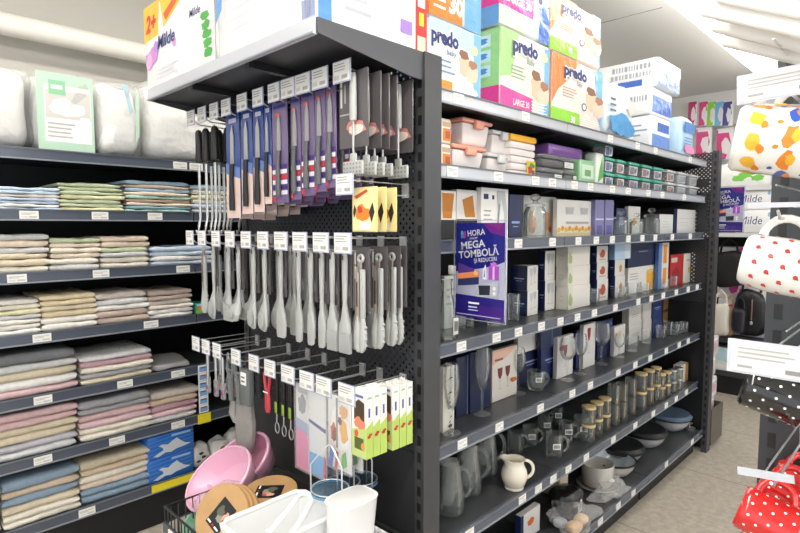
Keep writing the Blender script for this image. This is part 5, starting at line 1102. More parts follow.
def board(c, n, rad, lab, sticker=False, t=.014, up=(0, 0, 1)):
    n = Vector(n).normalized(); u = Vector(up); u = (u - n * u.dot(n)).normalized(); v = n.cross(u)
    M4 = Matrix((v * -1, u, n)).transposed().to_4x4()
    M4 = Matrix((u.cross(n), u, n)).transposed().to_4x4(); M4.translation = c
    r = bpy.data.objects.new('round_board', None); COL.objects.link(r); r.matrix_world = M4; tag(r, lab, 'board', 'round wooden boards')
    b = MB(); b.lathe([(.001, 0), (rad - .002, 0), (rad, .002), (rad, t - .002), (rad - .002, t), (.001, t)], wood, 40); b.build('disc', r)
    if sticker:
        b = MB(); b.box(-.030, .030, -.042, .042, t + .0002, t + .0012, BLACK); f = Face(b, (-.030, -.042, t + .0012), (1, 0, 0), (0, 1, 0), .06, .084)
        f.blob(.35, .6, .22, .2, mat('#5a5c4a'), 2).blob(.55, .4, .25, .12, mat('#8a8f7c'), 3).blob(.75, .55, .14, .2, mat('#d8a088'), 5).blob(.8, .4, .1, .1, mat('#c9482c'), 6).rect(.05, .08, .3, .14, WHITE).rect(.4, .08, .52, .14, mat('#b8322c')).rect(.6, .08, .9, .14, WHITE); b.build('sticker', r)
    return r
nb = Vector((-.80, -.34, .50)).normalized(); c0 = atX(224, 516, .73)
for k in range(3): board(c0 - nb * (.0165 * (2 - k)) + Vector((.0, -.010, .004)) * (2 - k), nb, .088, f"round wooden board, {['rear', 'middle', 'front stickered'][k]} one of the leaning trio", k == 2, up=(-.1, -.45, .9))
nc = Vector((-.16, -.06, .98)).normalized(); c1 = atX(271, 489, .88) - Vector((0, 0, .066))
for k in range(4): board(c1 + nc * (.0165 * k), nc, .086, f"round wooden board, {['lowest', 'second', 'third', 'topmost stickered'][k]} of the flat pile beside the dark panel", k == 3, up=(.6, -.7, .1))
b = MB(); b.rbox(.81, .96, 1.31, 1.47, .41, c1.z - .012, mat('#8a6f4e', .6), .006); tag(b.build('cardboard_carton'), 'brown carton under the flat pile of wooden boards', 'carton')
# white baskets and cutlery holder
wp = mat('#f1f2f2', .35, coat=.2)
def wbasket(x0, x1, y0, y1, z0, z1, lab, rim=.012):
    c = Vector(((x0 + x1) / 2, (y0 + y1) / 2, z0)); r = root('white_basket', lab, 'basket', c); X, Y, hh = (x1 - x0) / 2, (y1 - y0) / 2, z1 - z0
    b = MB(); q = [(-X, -Y), (X, -Y), (X, Y), (-X, Y)]
    b.box(-X * .86, X * .86, -Y * .86, Y * .86, 0, .004, wp)
    for i in range(4):
        (ax, ay), (bx, by) = q[i], q[(i + 1) % 4]; k = .86; o = .97
        vs = [(ax * k, ay * k, 0), (bx * k, by * k, 0), (bx, by, hh), (ax, ay, hh), (ax * k * o, ay * k * o, 0.004), (bx * k * o, by * k * o, 0.004), (bx * o, by * o, hh), (ax * o, ay * o, hh)]
        b.add(vs, [(0, 1, 2, 3), (7, 6, 5, 4), (3, 2, 6, 7), (0, 3, 7, 4), (1, 5, 6, 2)], wp)
    b.build('body', r)
    b = MB(); b.tube([(x, y, hh) for x, y in [(-X, -Y + .02), (-X, Y - .02), (-X + .02, Y), (X - .02, Y), (X, Y - .02), (X, -Y + .02), (X - .02, -Y), (-X + .02, -Y)]], .007, wp, 8, closed=True); b.build('rim', r)
    return r
r = wbasket(.645, .90, 1.115, 1.295, .61, .73, 'white plastic basket with a handle arching over it')
b = MB(); b.tube([v - r.location for v in (atX(268, 533, .69), atX(286, 512, .76), atX(298, 497, .83), atX(304, 493.5, .845), atX(310, 495, .85), atX(312, 502, .84), atX(305, 514, .80), atX(292, 533, .72))], .007, wp, 8); b.build('handle', r)
b = MB(); b.rbox(.68, .86, 1.14, 1.27, .41, .607, mat('#dfe0e0', .4), .01); tag(b.build('white_bin'), 'plain white bin under the white handled basket', 'bin')
r = root('cutlery_holder', 'white ribbed cutlery holder on the stack beside the handled basket', 'holder', (.895, 1.06, .662))
b = MB(); b.loft([(0, 0, 0, .055, .040), (.125, 0, 0, .068, .048), (.13, 0, 0, .07, .050)], wp, 24, 3.2); 
b.build('body', r); b = MB(); b.loft([(.131, 0, 0, .062, .043), (.1315, 0, 0, .06, .042)], mat('#d9dada', .5), 24, 3.2); b.build('opening', r)
b = MB()
for k in range(14): b.box(-.07 + .001 * k, -.068 + .001 * k, -.035 + k * .005, -.033 + k * .005, .02, .115, wp)
b.build('ribs', r)
r = wbasket(.82, 1.0, .99, 1.11, .54, .655, 'lower white basket carrying the cutlery holder')
b = MB(); b.rbox(.84, .98, 1.01, 1.09, .402, .535, mat('#cfd0d0', .4), .01); tag(b.build('storage_tower'), 'pale plastic tower under the white cutlery holder', 'tower')
# crisp bags behind the basins, on the towel unit's base shelf
def snack(px, py, c1, c2, lab, seed, X=1.08, k=1.0):
    Y = 2.72; z = LZ[6] + .001; x0 = Xp(px, Y, z + .08)
    b = MB(); b.soft(-.055 * k, .055 * k, 0, .10, 0, .115 * k, glassy('snack_film', '#efefee', .12, .8, haze=.75, hazecol='#f4f2ee', bump=(40, 1)), p=2.8, lump=.03, seed=seed, n=12, scale=24); f = front(b, .09 * k, .08 * k, y=-.012, x=-.045 * k, z=.02)
    for i in range(7): f.blob(R.uniform(.15, .85), R.uniform(.15, .85), .16, .09, c1 if i % 3 else c2, seed + i)
    return tag(b.build('snack_bag', loc=(x0, Y, z)), lab, 'bag')
snack(203, 450, mat('#2e2c28', .5), mat('#d8d4cc', .5), 'clear bag of dark and pale bits beside the blue packs', 51)
snack(222, 440, mat('#d48a2a', .5), mat('#b8641e', .5), 'clear bag of orange pieces beyond the bag of dark bits', 52)
snack(240, 436, mat('#7a3420', .5), mat('#b05a28', .5), 'clear bag of reddish-brown pieces behind the oven mitt', 53, k=1.2)

# ------------------------------------------------------------------ paper packs on the topper shelf
ZT = 1.9656
def paper(px0, px1, X, d, h, deco, lab, rolls=3):
    z = ZT; h = min(h, .31); y1 = Yp(px0, X, z + .05); y0 = Yp(px1, X, z + .05); w = y1 - y0; r = root('paper_pack', lab, 'paper pack', (X, (y0 + y1) / 2, z), 'paper roll packs above the hanging tools')
    b = MB(); b.rbox(0, d, -w / 2, w / 2, .006, h, PL('#f6f6f6'), .018, 3); s = Face(b, (0, w / 2, 0), (0, -1, 0), (0, 0, 1), w, h); f = Face(b, (0, -w / 2, 0), (1, 0, 0), (0, 0, 1), d, h); deco(s, f); b.build('wrapped_rolls', r)
    b = MB()
    for k in range(rolls):
        yy = -w / 2 + w * (k + .5) / rolls; b.lathe([(.001, 0), (w / rolls * .42, 0), (w / rolls * .46, .012), (.001, .012)], mat('#b9aea4', .8), 16, cx=w / rolls * .46 + .002, cy=yy)
    b.build('roll_ends', r)
    return r
dk = mat('#34427e', .4)
def m1(s, f):
    s.poly([(0, .99), (.40, .99), (.36, .62), (.0, .60)], PL('#f6c32a')).poly([(.42, .99), (.99, .99), (.95, .86), (.5, .66)], PL('#f7cf3a')); s.text('2+', .05, .70, .18, mat('#e0382c', .4), .05, .2).poly([(.50, .80), (.9, .96), (.94, .90), (.56, .72)], mat('#e2602c'))
    s.blob(.20, .42, .18, .10, mat('#cf8fd0', .5), 3).blob(.12, .36, .08, .10, mat('#e4b0dc', .5), 5).blob(.3, .5, .07, .07, mat('#b58ad0'), 7).blob(.74, .45, .05, .06, mat('#d9a3d6'), 9); s.text('Milde', .34, .46, .14, dk, .02, .25, .42).lines(.3, .12, .85, .26, 3, mat('#e1dfe6'))
paper(146, 187, .80, .12, .50, m1, 'white paper pack with yellow and pink print at the outer end of the topper shelf')
def m2(s, f): s.poly([(0, .99), (.99, .99), (.99, .85), (.4, .75)], PL('#f5cf45')); s.text('Milde', .1, .62, .08, dk, .01, .2, .4); [s.blob(.75 - .02 * i, .2 + .09 * i, .16, .05, mat('#4fae4a', .5), i) for i in range(5)]; s.rect(.9, 0, 1, 1, mat('#e4efe2'))
paper(188, 216, .81, .12, .50, m2, 'white paper pack with a green leaf print on the topper shelf', 2)
def m3(s, f): s.poly([(.0, .4), (.12, .5), (.16, .99), (.0, .99)], PL('#6fa6e4')).poly([(.2, .55), (.5, .65), (.55, .8), (.25, .7)], mat('#e2e6f0')).lines(.3, .15, .9, .5, 4, mat('#e3e3e8')).rect(.8, .6, .99, .99, PL('#dfe7f6'))
paper(217, 268, .80, .13, .50, m3, 'white paper pack with a blue corner on the topper shelf')
def m4(s, f): s.lines(.05, .2, .95, .85, 5, mat('#e4e4e8')).bars(.70, .05, .97, .22, mat('#6d7fae'), 10); f.rect(.0, .0, .2, 1, PL('#4f86d2')).rect(.35, .1, .9, .8, mat('#d7dbe2')).lines(.4, .15, .85, .7, 6, mat('#a9adb6'))
paper(269, 318, .80, .20, .50, m4, 'plain white paper pack at the front corner of the topper shelf', 4)
Y0 = 1.075; x0 = Xp(363, Y0, 2.1); x1 = Xp(427, Y0, 2.1); w = x1 - x0
r = root('paper_pack', 'white paper pack with a red price stripe beside the upright top', 'paper pack', (x0, Y0, ZT + .001), 'paper roll packs above the hanging tools')
b = MB(); b.rbox(0, w, 0, .20, 0, .36, PL('#f3f3f5'), .016, 3); f = front(b, w, .36); f.rect(.80, .01, .995, .99, PL('#e2312f')); f.text('16', .80, .62, .12, mat('#f7e04a'), .05, 0, .17).rect(.84, .40, .96, .52, mat('#f3f3f0')).rect(.86, .26, .94, .36, mat('#f4d13c')).rect(.83, .04, .97, .18, mat('#f6c9b4'))
f.text('Milde', .30, .56, .13, dk, .02, .2, .44).blob(.55, .28, .12, .07, mat('#cfd8c8'), 3).rect(.55, .16, .74, .26, mat('#9a7ac0')).blob(.12, .42, .05, .05, mat('#a9b4da'), 4).blob(.12, .3, .05, .05, mat('#a9b4da'), 6); f.lines(.36, .42, .7, .5, 2, mat('#bfc3cf'))
b.build('wrapped_rolls', r)
x2 = Xp(346, Y0 + .02, 2.1)
b = MB(); b.rbox(0, x0 - x2 - .004, 0, .18, 0, .40, PL('#eef0f4'), .014, 3); f = front(b, x0 - x2, .40); f.rect(.05, .1, .9, .8, mat('#dde1e8')).lines(.1, .15, .85, .75, 7, mat('#a4a9b4')).rect(0, 0, .04, 1, PL('#4f86d2'))
tag(b.build('paper_pack', loc=(x2, Y0 + .02, ZT + .001)), 'narrow white paper pack showing its printed back panel', 'paper pack', 'paper roll packs above the hanging tools')

# ------------------------------------------------------------------ raffle posters
def poster(X, y1, z1, w, h, lab, clip=True):
    r = root('raffle_poster', lab, 'poster', (X, y1, z1), 'raffle posters'); b = MB(); pb = mat('#2c2f96', .35)
    b.box(0, .002, -w, 0, -h, 0, WHITE); s = Face(b, (0, 0, -h), (0, -1, 0), (0, 0, 1), w, h)
    s.rect(.0, .0, 1, 1, pb).poly([(.55, 1), (1, 1), (1, .86), (.72, .9)], mat('#8a2f9c', .35)).poly([(.62, 1), (.95, 1), (.9, .93)], mat('#a43a94', .35)).poly([(0, .50), (.45, .52), (.8, .56), (1, .61), (1, .22), (0, .24)], mat('#e9e9f3', .35)).poly([(.0, .52), (.3, .53), (.1, .49), (0, .48)], pb).rect(0, 0, 1, .22, mat('#3a2f94', .35)).rect(.5, .0, 1, .14, mat('#5a2f9a', .35))
    for k, c in enumerate(('#3ab5dc', '#e0489c', '#59c7d8', '#c04aa8')): s.blob(.14 + .05 * (k % 2), .86 + .035 * (k // 2), .035, .024, mat(c), k)
    s.text('HORA', .26, .86, .062, WHITE, .02, 0, .36, .10).text('SHOP', .30, .825, .022, WHITE, .01, 0, .22, .10)
    s.text('MEGA', .13, .72, .078, WHITE, .022, 0, .50, .12).text('TOMBOL\u0102', .08, .62, .078, WHITE, .022, 0, .82, .12).text('\u0218I REDUCERI', .40, .585, .042, WHITE, .015, 0, .46, .12)
    s.poly([(.06, .58), (.50, .50), (.50, .36), (.06, .33)], mat('#6a4aa0')).poly([(.06, .46), (.5, .50), (.50, .44), (.06, .40)], mat('#e58a5a')).poly([(.06, .40), (.5, .44), (.5, .36), (.06, .33)], mat('#25315c')).blob(.44, .48, .05, .03, mat('#f2b27a'), 2)
    s.poly([(.58, .42), (.66, .42), (.64, .58), (.60, .52)], mat('#f3f3fa')).poly([(.6, .44), (.63, .44), (.62, .54)], mat('#3a4ab0')).rect(.70, .42, .90, .56, mat('#a04ab8')).rect(.78, .42, .82, .57, mat('#e8b8e8')).blob(.8, .58, .07, .025, mat('#c46ad0'), 3)
    s.poly([(.46, .36), (.90, .38), (.88, .25), (.48, .23)], mat('#b9bcc6')).poly([(.5, .35), (.74, .36), (.73, .26), (.52, .25)], mat('#22263a')).ell(.82, .33, .03, .02, mat('#e6e6ea')).ell(.82, .28, .03, .02, mat('#e6e6ea'))
    s.rect(.30, .15, .52, .17, WHITE).rect(.30, .11, .48, .125, mat('#c9c9e8')).rect(.30, .08, .5, .09, mat('#c9c9e8')).rect(.05, .028, .95, .036, mat('#c4c0e6')); b.build('printed_sheet', r)
    b = MB(); b.box(-.0035, -.0025, -w - .006, .006, -h - .006, .008, glassy('acrylic', '#fafaff', .05, .7, facing=.25)); b.tube([(-.001, .006, .008), (-.001, -w - .006, .008), (-.001, -w - .006, -h - .006), (-.001, .006, -h - .006)], .0022, mat('#c3c3d6', .2, coat=.5), 6, closed=True); b.build('clear_sleeve', r)
    if clip:
        b = MB(); b.rbox(-.004, .006, .004, .03, -h * .56, -h * .46, mat('#e6e4df', .4), .003); b.tube([(0, .02, -h * .5), (.01, .036, -h * .52)], .004, mat('#dcdad4', .4)); b.build('clip', r)
    return r
Xq = Xp(455, 1.085, 1.45); y1 = 1.080; zt = Zp(223, Xq, 1.05); w = y1 - Yp(505, Xq, 1.4); h = zt - Zp(318.5, Xq, (y1 + y1 - w) / 2)
poster(Xq, y1, zt, w, h, 'raffle poster in a clear sleeve clipped to the near end of the shelves')
Xq = 4.02; y1 = Yp(709.5, Xq, 1.6); zt = Zp(187.5, Xq, y1 - .1); w = y1 - Yp(743.5, Xq, 1.6); h = zt - Zp(232, Xq, y1 - .1)
poster(Xq, y1, zt, w, h, 'small-looking raffle poster at the far upright beside the white paper packs', False)
b = MB(); b.box(0, .012, 0, .02, -.05, .0, WHITE); 
# ------------------------------------------------------------------ far end display and back shelving
ed = root('end_basket', 'grey metal end basket holding pale packs at the far upright', 'basket', (4.13, 1.5, 0))
b = MB(); b.box(-.132, .13, -.475, -.465, .03, .27, mat('#6a665f', .4, .4)); b.box(.12, .13, -.465, .475, .03, .27, mat('#6a665f', .4, .4)); b.box(-.132, .13, .465, .475, .03, .27, mat('#6a665f', .4, .4)); b.box(-.13, .12, -.465, .465, .03, .04, DARK)
for sx in (-.1, .1):
    for sy in (-.44, .44): b.box(sx - .01, sx + .01, sy - .01, sy + .01, 0, .03, DARK)
b.build('basket_body', ed)
for k in range(5):
    b = MB(); b.rbox(0, .16, 0, .05, 0, .14, PL(['#e8dcdc', '#e6d3d6', '#dfe0e4', '#e9e2da', '#e3d6dc'][k]), .015); f = front(b, .13, .14); f.blob(.5, .5, .3, .25, mat('#cfa7b0', .5), k).rect(.1, .8, .9, .9, WHITE)
    zz = .045 + k * .142; tag(b.build('pale_packet', loc=(4.035, 1.05 + .012 * (k % 2), zz)), f"pale pink packet, {['lowest', 'second', 'third', 'fourth', 'highest'][k]} in the column at the far end basket", 'packet', 'pale packets at the far end')
bs = root('back_shelving', 'black shelving with paper packs and bags at the end of the aisle', 'shelving', (5.7, .95, 0))
BM = Matrix.Translation((-5.7, -.95, 0))
BX = 5.45
BZ = [.20, .50, 1.435, 1.835]
for z in BZ:
    b = MB(); b.M = BM; b.box(BX, 5.93, -.4, 2.3, z - .03, z, mat('#2a2b2d', .45)); b.build('shelf', bs)
    b = MB(); b.M = BM; b.box(BX - .012, BX - .001, -.4, 2.3, z - .035, z + .003, mat('#3a3c40' if z < 1 else '#d5d5d6', .4)); b.build('price_rail', bs)
b = MB(); b.M = BM; b.box(5.935, 5.95, -.4, 2.3, 0, 1.95, DARK2); b.build('back_panel', bs)
b = MB(); b.M = BM; b.box(BX + .02, BX + .035, -.4, 2.3, 0, .168, DARK2); b.build('kick_plate', bs)
for y in (.65, 1.65): b = MB(); b.M = BM; b.box(5.90, 5.934, y - .03, y + .03, 0, 1.95, DARK); b.build('upright', bs)
def back_pack(px0, px1, pt, z, base, deco, lab, X=5.47, name='paper_pack', cat='paper pack', d=.2, pb=None):
    y1 = Yp(px0, X, z + .1); y0 = Yp(px1, X, z + .1); w = y1 - y0; h = Zp(pt, X, (y0 + y1) / 2) - z
    b = MB(); b.rbox(0, d, 0, w, 0, h, PL(base), .012); s = side(b, w, h); deco(s)
    return tag(b.build(name, loc=(X, y0, z)), lab, cat), z + h
def dk1(s): [s.blob(.5 + .1 * i, .35 + .12 * (i % 3), .12, .14, mat('#7cc653', .5), i) for i in range(4)]; s.text('Milde', .5, .7, .18, dk, .01, .2, .3); s.rect(.02, .05, .1, .9, mat('#f0d9d9'))
back_pack(709, 771, 163, BZ[3] + .001, '#f3f3f1', dk1, 'white paper pack with green leaves on the highest shelf at the aisle end')
def dk2(s): s.text('Milde', .12, .38, .36, dk, .0, .15, .62); s.ell(.92, .8, .04, .1, mat('#8fc0e4'))
_, zz = back_pack(735, 772, 210, BZ[2] + .001, '#f3f3f4', dk2, 'white paper pack behind the far raffle poster, lower of two')
back_pack(735, 772, 189, zz + .001, '#f3f3f4', dk2, 'white paper pack behind the far raffle poster, upper of two')
def dk3(s): [s.blob(R.uniform(.1, .5), R.uniform(.1, .95), .08, .1, mat('#d94aa0', .5), i) for i in range(8)]; s.text('Milde', .45, .62, .26, dk, .01, .15, .4)
_, zz = back_pack(717, 772, 300, BZ[1] + .001, '#f1eef2', dk3, 'white paper pack with magenta petals, lower of two behind the bags', X=5.68)
back_pack(717, 772, 247, zz + .001, '#f1eef2', dk3, 'white paper pack with magenta petals, upper of two behind the bags', X=5.68)
blk = mat('#161617', .55, bump=(30, .5))
def handbag(px, py, w, h, m, lab, X=5.56, pocket=False):
    y = Yp(px, X, 1.0); z = max(BZ[1] + .001, Zp(py, X, y)); r = root('handbag', lab, 'bag', (X, y, z))
    b = MB(); b.soft(-.05, .05, -w / 2, w / 2, 0, h, m, p=3.6, lump=.03, seed=int(px), n=10); b.build('body', r)
    b = MB(); b.tube([(0, -w * .3, h * .95), (0, -w * .24, h * 1.25), (0, 0, h * 1.4), (0, w * .24, h * 1.25), (0, w * .3, h * .95)], .010, m, 7); b.build('handle', r)
    if pocket:
        b = MB(); b.tube([(-.055, -.02, h * .8), (-.058, -.02, h * .35)], .005, mat('#b98a7a', .3, .5)); b.soft(-.07, -.055, -.032, -.008, h * .25, h * .33, STEEL, p=3, n=6); b.build('zip', r)
handbag(728, 288, .24, .32, blk, 'black soft bag standing before the magenta petal packs', X=5.60)
handbag(752, 335, .24, .40, mat('#1c1c1e', .35), 'black handbag with a rose-coloured zip pull', X=5.56, pocket=True)
handbag(722, 347, .16, .30, mat('#d9d4c8', .7), 'off-white bag beside the tan bag at the aisle end', X=5.50)
handbag(731, 343, .10, .27, mat('#b08c6c', .7), 'tan bag between the off-white and black bags', X=5.54)
handbag(741, 332, .11, .22, mat('#20222c', .4), 'small dark navy purse between the tan bag and the zip handbag', X=5.50)
def dk4(s): s.rect(.0, .45, .9, 1, PL('#bfe0ee')).blob(.5, .4, .3, .12, mat('#a8d88a', .5), 3).blob(.75, .6, .08, .14, mat('#32489c', .5), 5).rect(.05, .05, .95, .3, WHITE)
back_pack(714, 764, 350, BZ[0] + .001, '#eef3f2', dk4, 'pale blue and white pack on the lowest shelf at the aisle end', name='tissue_pack', cat='pack')
b = MB(); b.rbox(0, .01, -.05, .05, 0, .035, mat('#f0c42a', .5), .003); s = side(b, .1, .035, y=-.05); s.blob(.6, .5, .2, .3, mat('#d8432c'), 2)
tag(b.build('shelf_flag', loc=(5.425, Yp(753, 5.425, .2), .172)), 'yellow and red price flag on the lowest shelf edge', 'price flag')
# wall rods with hanging packs
rod = tag(MB().tube([(5.95, 1.04, 2.44), (5.95, 1.95, 2.46)], .012, CHROME, 8).tube([(5.95, 1.08, 2.44), (6.06, 1.08, 2.44)], .009, CHROME, 8).tube([(5.95, 1.9, 2.46), (6.06, 1.9, 2.46)], .009, CHROME, 8).build('wall_rail'), 'chrome rail across the white back wall above the packs', 'rail')
def hung(px, py0, py1, w, cols, lab, X=5.93):
    y = Yp(px, X, 2.2); z0, z1 = Zp(py1, X, y), Zp(py0, X, y); b = MB(); b.rbox(0, .03, -w / 2, w / 2, 0, z1 - z0, PL('#efeef0'), .008); s = Face(b, (0, w / 2, 0), (0, -1, 0), (0, 0, 1), w, z1 - z0)
    s.poly([(.02, .02), (.6, .02), (.9, .5), (.7, .95), (.02, .95)], mat(cols[0], .4)); s.blob(.6, .45, .28, .3, mat(cols[1], .5), int(px)); s.rect(.1, .85, .9, .97, mat(cols[2], .5))
    tag(b.build('hanging_pack', loc=(X, y, z0)), lab, 'pack', 'packs hanging on the back wall')
hung(703, 127, 158, .14, ('#da3c86', '#f0e9ec', '#efe6ea'), 'pink pack of white gloves hanging at the back wall, over the far upright')
hung(724, 128, 160, .14, ('#d83a82', '#f0e9ec', '#efe6ea'), 'pink pack of white gloves hanging at the back wall, further from the upright')
for i, (px, c, nm) in enumerate(((691, '#b82a6a', 'dark magenta'), (702, '#d33a80', 'pink'), (710, '#8fce3a', 'lime green'), (718, '#6fb6dc', 'light blue'), (726, '#4a4a94', 'violet'))):
    hung(px, 101, 126, .085, (c, '#e9e4ea', c), f"{nm} slim pack hanging from the back wall rail", X=5.90)
wire = tag(MB().tube([atZ(662, 7.5, 2.7), atZ(662, 7.5, 2.7) + (atZ(554, 35, 2.7) - atZ(662, 7.5, 2.7)) * 1.0], .0022, mat('#8c8a86', .5), 5).build('ceiling_wire'), 'thin wire running from the bright light above the diaper packs', 'wire')

# ------------------------------------------------------------------ mug display close to the camera
dp = root('mug_display', 'dark slotted panel carrying hanging mugs close to the camera', 'display', (1.29, -.2, 0))
DM = Matrix.Translation((-1.29, .2, 0))
b = MB(); b.M = DM; b.box(1.252, 1.30, .172, .236, 0, 2.05, mat('#3c3e41', .4, .3)); 
z = .05
while z < 2.0: b.box(1.2512, 1.2522, .208, .222, z, z + .03, BLACK); z += .0508
b.build('upright', dp)
b = MB(); b.M = DM; b.box(1.262, 1.264, -.75, .171, .05, 2.05, pegboard('display_pegboard', '#46484b', pitch=.05, hole=.0045)); b.build('pegboard_panel', dp)
b = MB(); b.M = DM; b.box(1.252, 1.30, -.82, -.752, 0, 2.05, mat('#3c3e41', .4, .3)); b.build('upright', dp)
b = MB(); b.M = DM; b.box(1.275, 1.29, -.75, .17, .05, 2.05, mat('#2e3032', .5)); b.build('back_panel', dp)
def P(px, py, d): v = ray(px, py); return Vector((0, 0, H)) + v * d
def long_hook(y, z, x0, lab, lz=None, plate=None):
    r = root('display_hook', lab, 'hook', (1.2615, y, z)); L = 1.2615 - x0
    b = MB(); b.tube([(0, 0, 0), (-L + .015, 0, 0), (-L, 0, .010)], .0022, CHROME, 8); b.box(-.004, 0, -.014, .014, -.02, .05, CHROME); b.build('hook_rod', r)
    b = MB(); b.tube([(0, 0, .045), (-L - .02, 0, .045 + (lz or 0))], .0014, CHROME, 6); b.build('label_rod', r)
    if plate:
        w, h, tilt, m = plate; b = MB(); b.M = Matrix.Translation((-L - .022, 0, .045 + (lz or 0))) @ Matrix.Rotation(tilt, 4, 'Y') @ Matrix.Rotation(.07, 4, 'X')
        b.box(-.002, 0, -w / 2, w / 2, -h * .85, h * .15, mat('#d8dae2', .25, coat=.5)); b.box(-.0028, -.002, -w / 2 + .004, w / 2 - .014, -h * .82, h * .1, mat('#f0f0f0', .5))
        f = Face(b, (-.0028, w / 2 - .014, -h * .82), (0, -1, 0), (0, 0, 1), w - .018, h * .92); f.lines(.08, .45, .9, .9, 3, mat('#bdbcba')).rect(.1, .15, .3, .22, mat('#b0b0ae')).rect(.7, .14, .9, .26, mat('#9c9c9a')); b.build('price_label', r)
    return r
def mug(c, axis, handle_dir, rad, hh, mo, mi, lab, deco=None, taper=.06, hm=None, belly=0.0, mh=None):
    """hanging mug: c body centre, axis from base to mouth"""
    a = Vector(axis).normalized(); h = Vector(handle_dir); h = (h - a * h.dot(a)).normalized(); o = a.cross(h)
    M4 = Matrix((h, o, a)).transposed().to_4x4(); M4.translation = c - a * hh / 2
    r = bpy.data.objects.new('hanging_mug', None); COL.objects.link(r); r.matrix_world = M4; tag(r, lab, 'mug', 'hanging mugs')
    n = 10; prof = [(.001, 0), (rad * (.9 - taper), 0), (rad * (1 - taper), .005)] + [(rad * (1 - taper + taper * t + belly * math.sin(math.pi * t)), .005 + (hh - .005) * t) for t in [k / n for k in range(1, n + 1)]]
    b = MB(); b.lathe(prof, mo, 40); b.build('body', r)
    b = MB(); b.lathe([(prof[-1][0], hh), (prof[-1][0] - .002, hh + .0015), (prof[-1][0] - .004, hh - .001)] + [(q - .0045, z) for q, z in reversed(prof[3:-1])] + [(.001, .008)], mi, 40); b.build('lining', r)
    b = MB(); pts = []
    for i in range(11):
        t = math.pi * i / 10; pts.append((rad * .96 + belly * rad * .6 + .030 * math.sin(t), 0, hh * .52 - (hh * .33) * math.cos(t)))
    b.tube(pts, .0062, hm or mo, 10); b.build('handle', r)
    if deco:
        b = MB()
        def at(th, t, l=.0006):
            rr = rad * (1 - taper + taper * t + belly * math.sin(math.pi * t)) + l; return (rr * math.cos(th), rr * math.sin(th), .005 + (hh - .005) * t)
        deco(b, at); b.build('printed_pattern', r)
    return r
def spot(b, at, th, t, s, m, asp=1.0, n=10, l=.0006, seed=None):
    rr = random.Random(seed); k = [1.0 if seed is None else rr.uniform(.7, 1.15) for _ in range(n)]
    b.add([at(th, t, l)] + [at(th + s * k[i] * math.cos(2 * math.pi * i / n), t + s * asp * k[i] * .45 * math.sin(2 * math.pi * i / n), l) for i in range(n)], [(0, i + 1, (i + 1) % n + 1) for i in range(n)], m)
def band(b, at, t0, t1, m, n=40, wob=0.0, th0=0, th1=6.2832, l=.0005):
    for i in range(n):
        a0, a1 = th0 + (th1 - th0) * i / n, th0 + (th1 - th0) * (i + 1) / n; w0, w1 = wob * math.sin(3 * a0), wob * math.sin(3 * a1)
        b.add([at(a0, t0 + w0, l), at(a1, t0 + w1, l), at(a1, t1 + w1, l), at(a0, t1 + w0, l)], [(0, 1, 2, 3)], m)
wcer = mat('#f5f3ee', .15, coat=.6); rcer = mat('#cf1f1c', .15, coat=.7); bcer = mat('#161616', .15, coat=.7)
def toon(b, at):
    ye, org, bl = mat('#f2b838', .3), mat('#e88a2c', .3), mat('#2f56b4', .3)
    for i in range(9):
        th = 6.28 * i / 9 + 2.0; spot(b, at, th, .18, .26, ye, .9, seed=i); spot(b, at, th + .2, .28, .14, org, .8, l=.0008, seed=i + 20); spot(b, at, th + .5, .60, .34, bl if i % 2 else org, .6, seed=i + 40); spot(b, at, th + .45, .66, .2, org if i % 2 else ye, .6, l=.0008, seed=i + 60); spot(b, at, th + .1, .45, .07, bl if i % 2 else org, 1.2, n=8, l=.0008, seed=i + 80); spot(b, at, th + .3, .84, .09, bl, 1, l=.0008, seed=i)
def ladybugs(b, at):
    rd = mat('#d0443a', .3); bk = mat('#7a2a24', .3)
    for i in range(11):
        for k in range(4):
            th = 6.28 * i / 11 + .28 * (k % 2); t = .16 + k * .22; spot(b, at, th, t, .085, rd, 1.0, l=.0006); spot(b, at, th + .05, t + .035, .03, bk, 1.1, l=.0009)
def dots(b, at):
    for i in range(12):
        for k in range(5): spot(b, at, 6.28 * i / 12 + .26 * (k % 2), .12 + k * .19, .055, WHITE, 1.1)
AX = RT * .95 - UP * .24 - FW * .12
mug(P(777, 141, .72), RT * .85 - UP * .2 - FW * .50, UP + FW * .2, .046, .098, wcer, wcer, 'white mug with yellow, orange and blue printed shapes, front one', toon)
mug(P(795, 136, .80), RT * .85 - UP * .2 - FW * .50, UP + FW * .2, .046, .098, wcer, wcer, 'white mug with yellow, orange and blue printed shapes, second back', toon)
mug(P(776, 265, .80), RT * .80 - UP * .24 - FW * .62, UP * .95 + RT * .2, .040, .084, wcer, wcer, 'white mug with small red ladybird dots', ladybugs, belly=.06)
mug(P(773, 393, .92), RT * .82 - UP * .32 - FW * .5, UP, .041, .086, bcer, rcer, 'black mug with white polka dots above the red mugs', dots)
mug(P(767, 519, .87), RT * .78 - UP * .34 - FW * .62, UP * .75 + RT * .6 + FW * .35, .038, .078, rcer, wcer, 'red mug with white polka dots, front one of three', dots)
mug(P(782, 502, .93), RT * .78 - UP * .34 - FW * .62, UP * .75 + RT * .6 + FW * .35, .038, .078, rcer, wcer, 'red mug with white polka dots, middle one of three', dots)
mug(P(797, 487, 1.0), RT * .78 - UP * .34 - FW * .62, UP * .75 + RT * .6 + FW * .35, .038, .078, rcer, wcer, 'red mug with white polka dots, last one of three', dots)
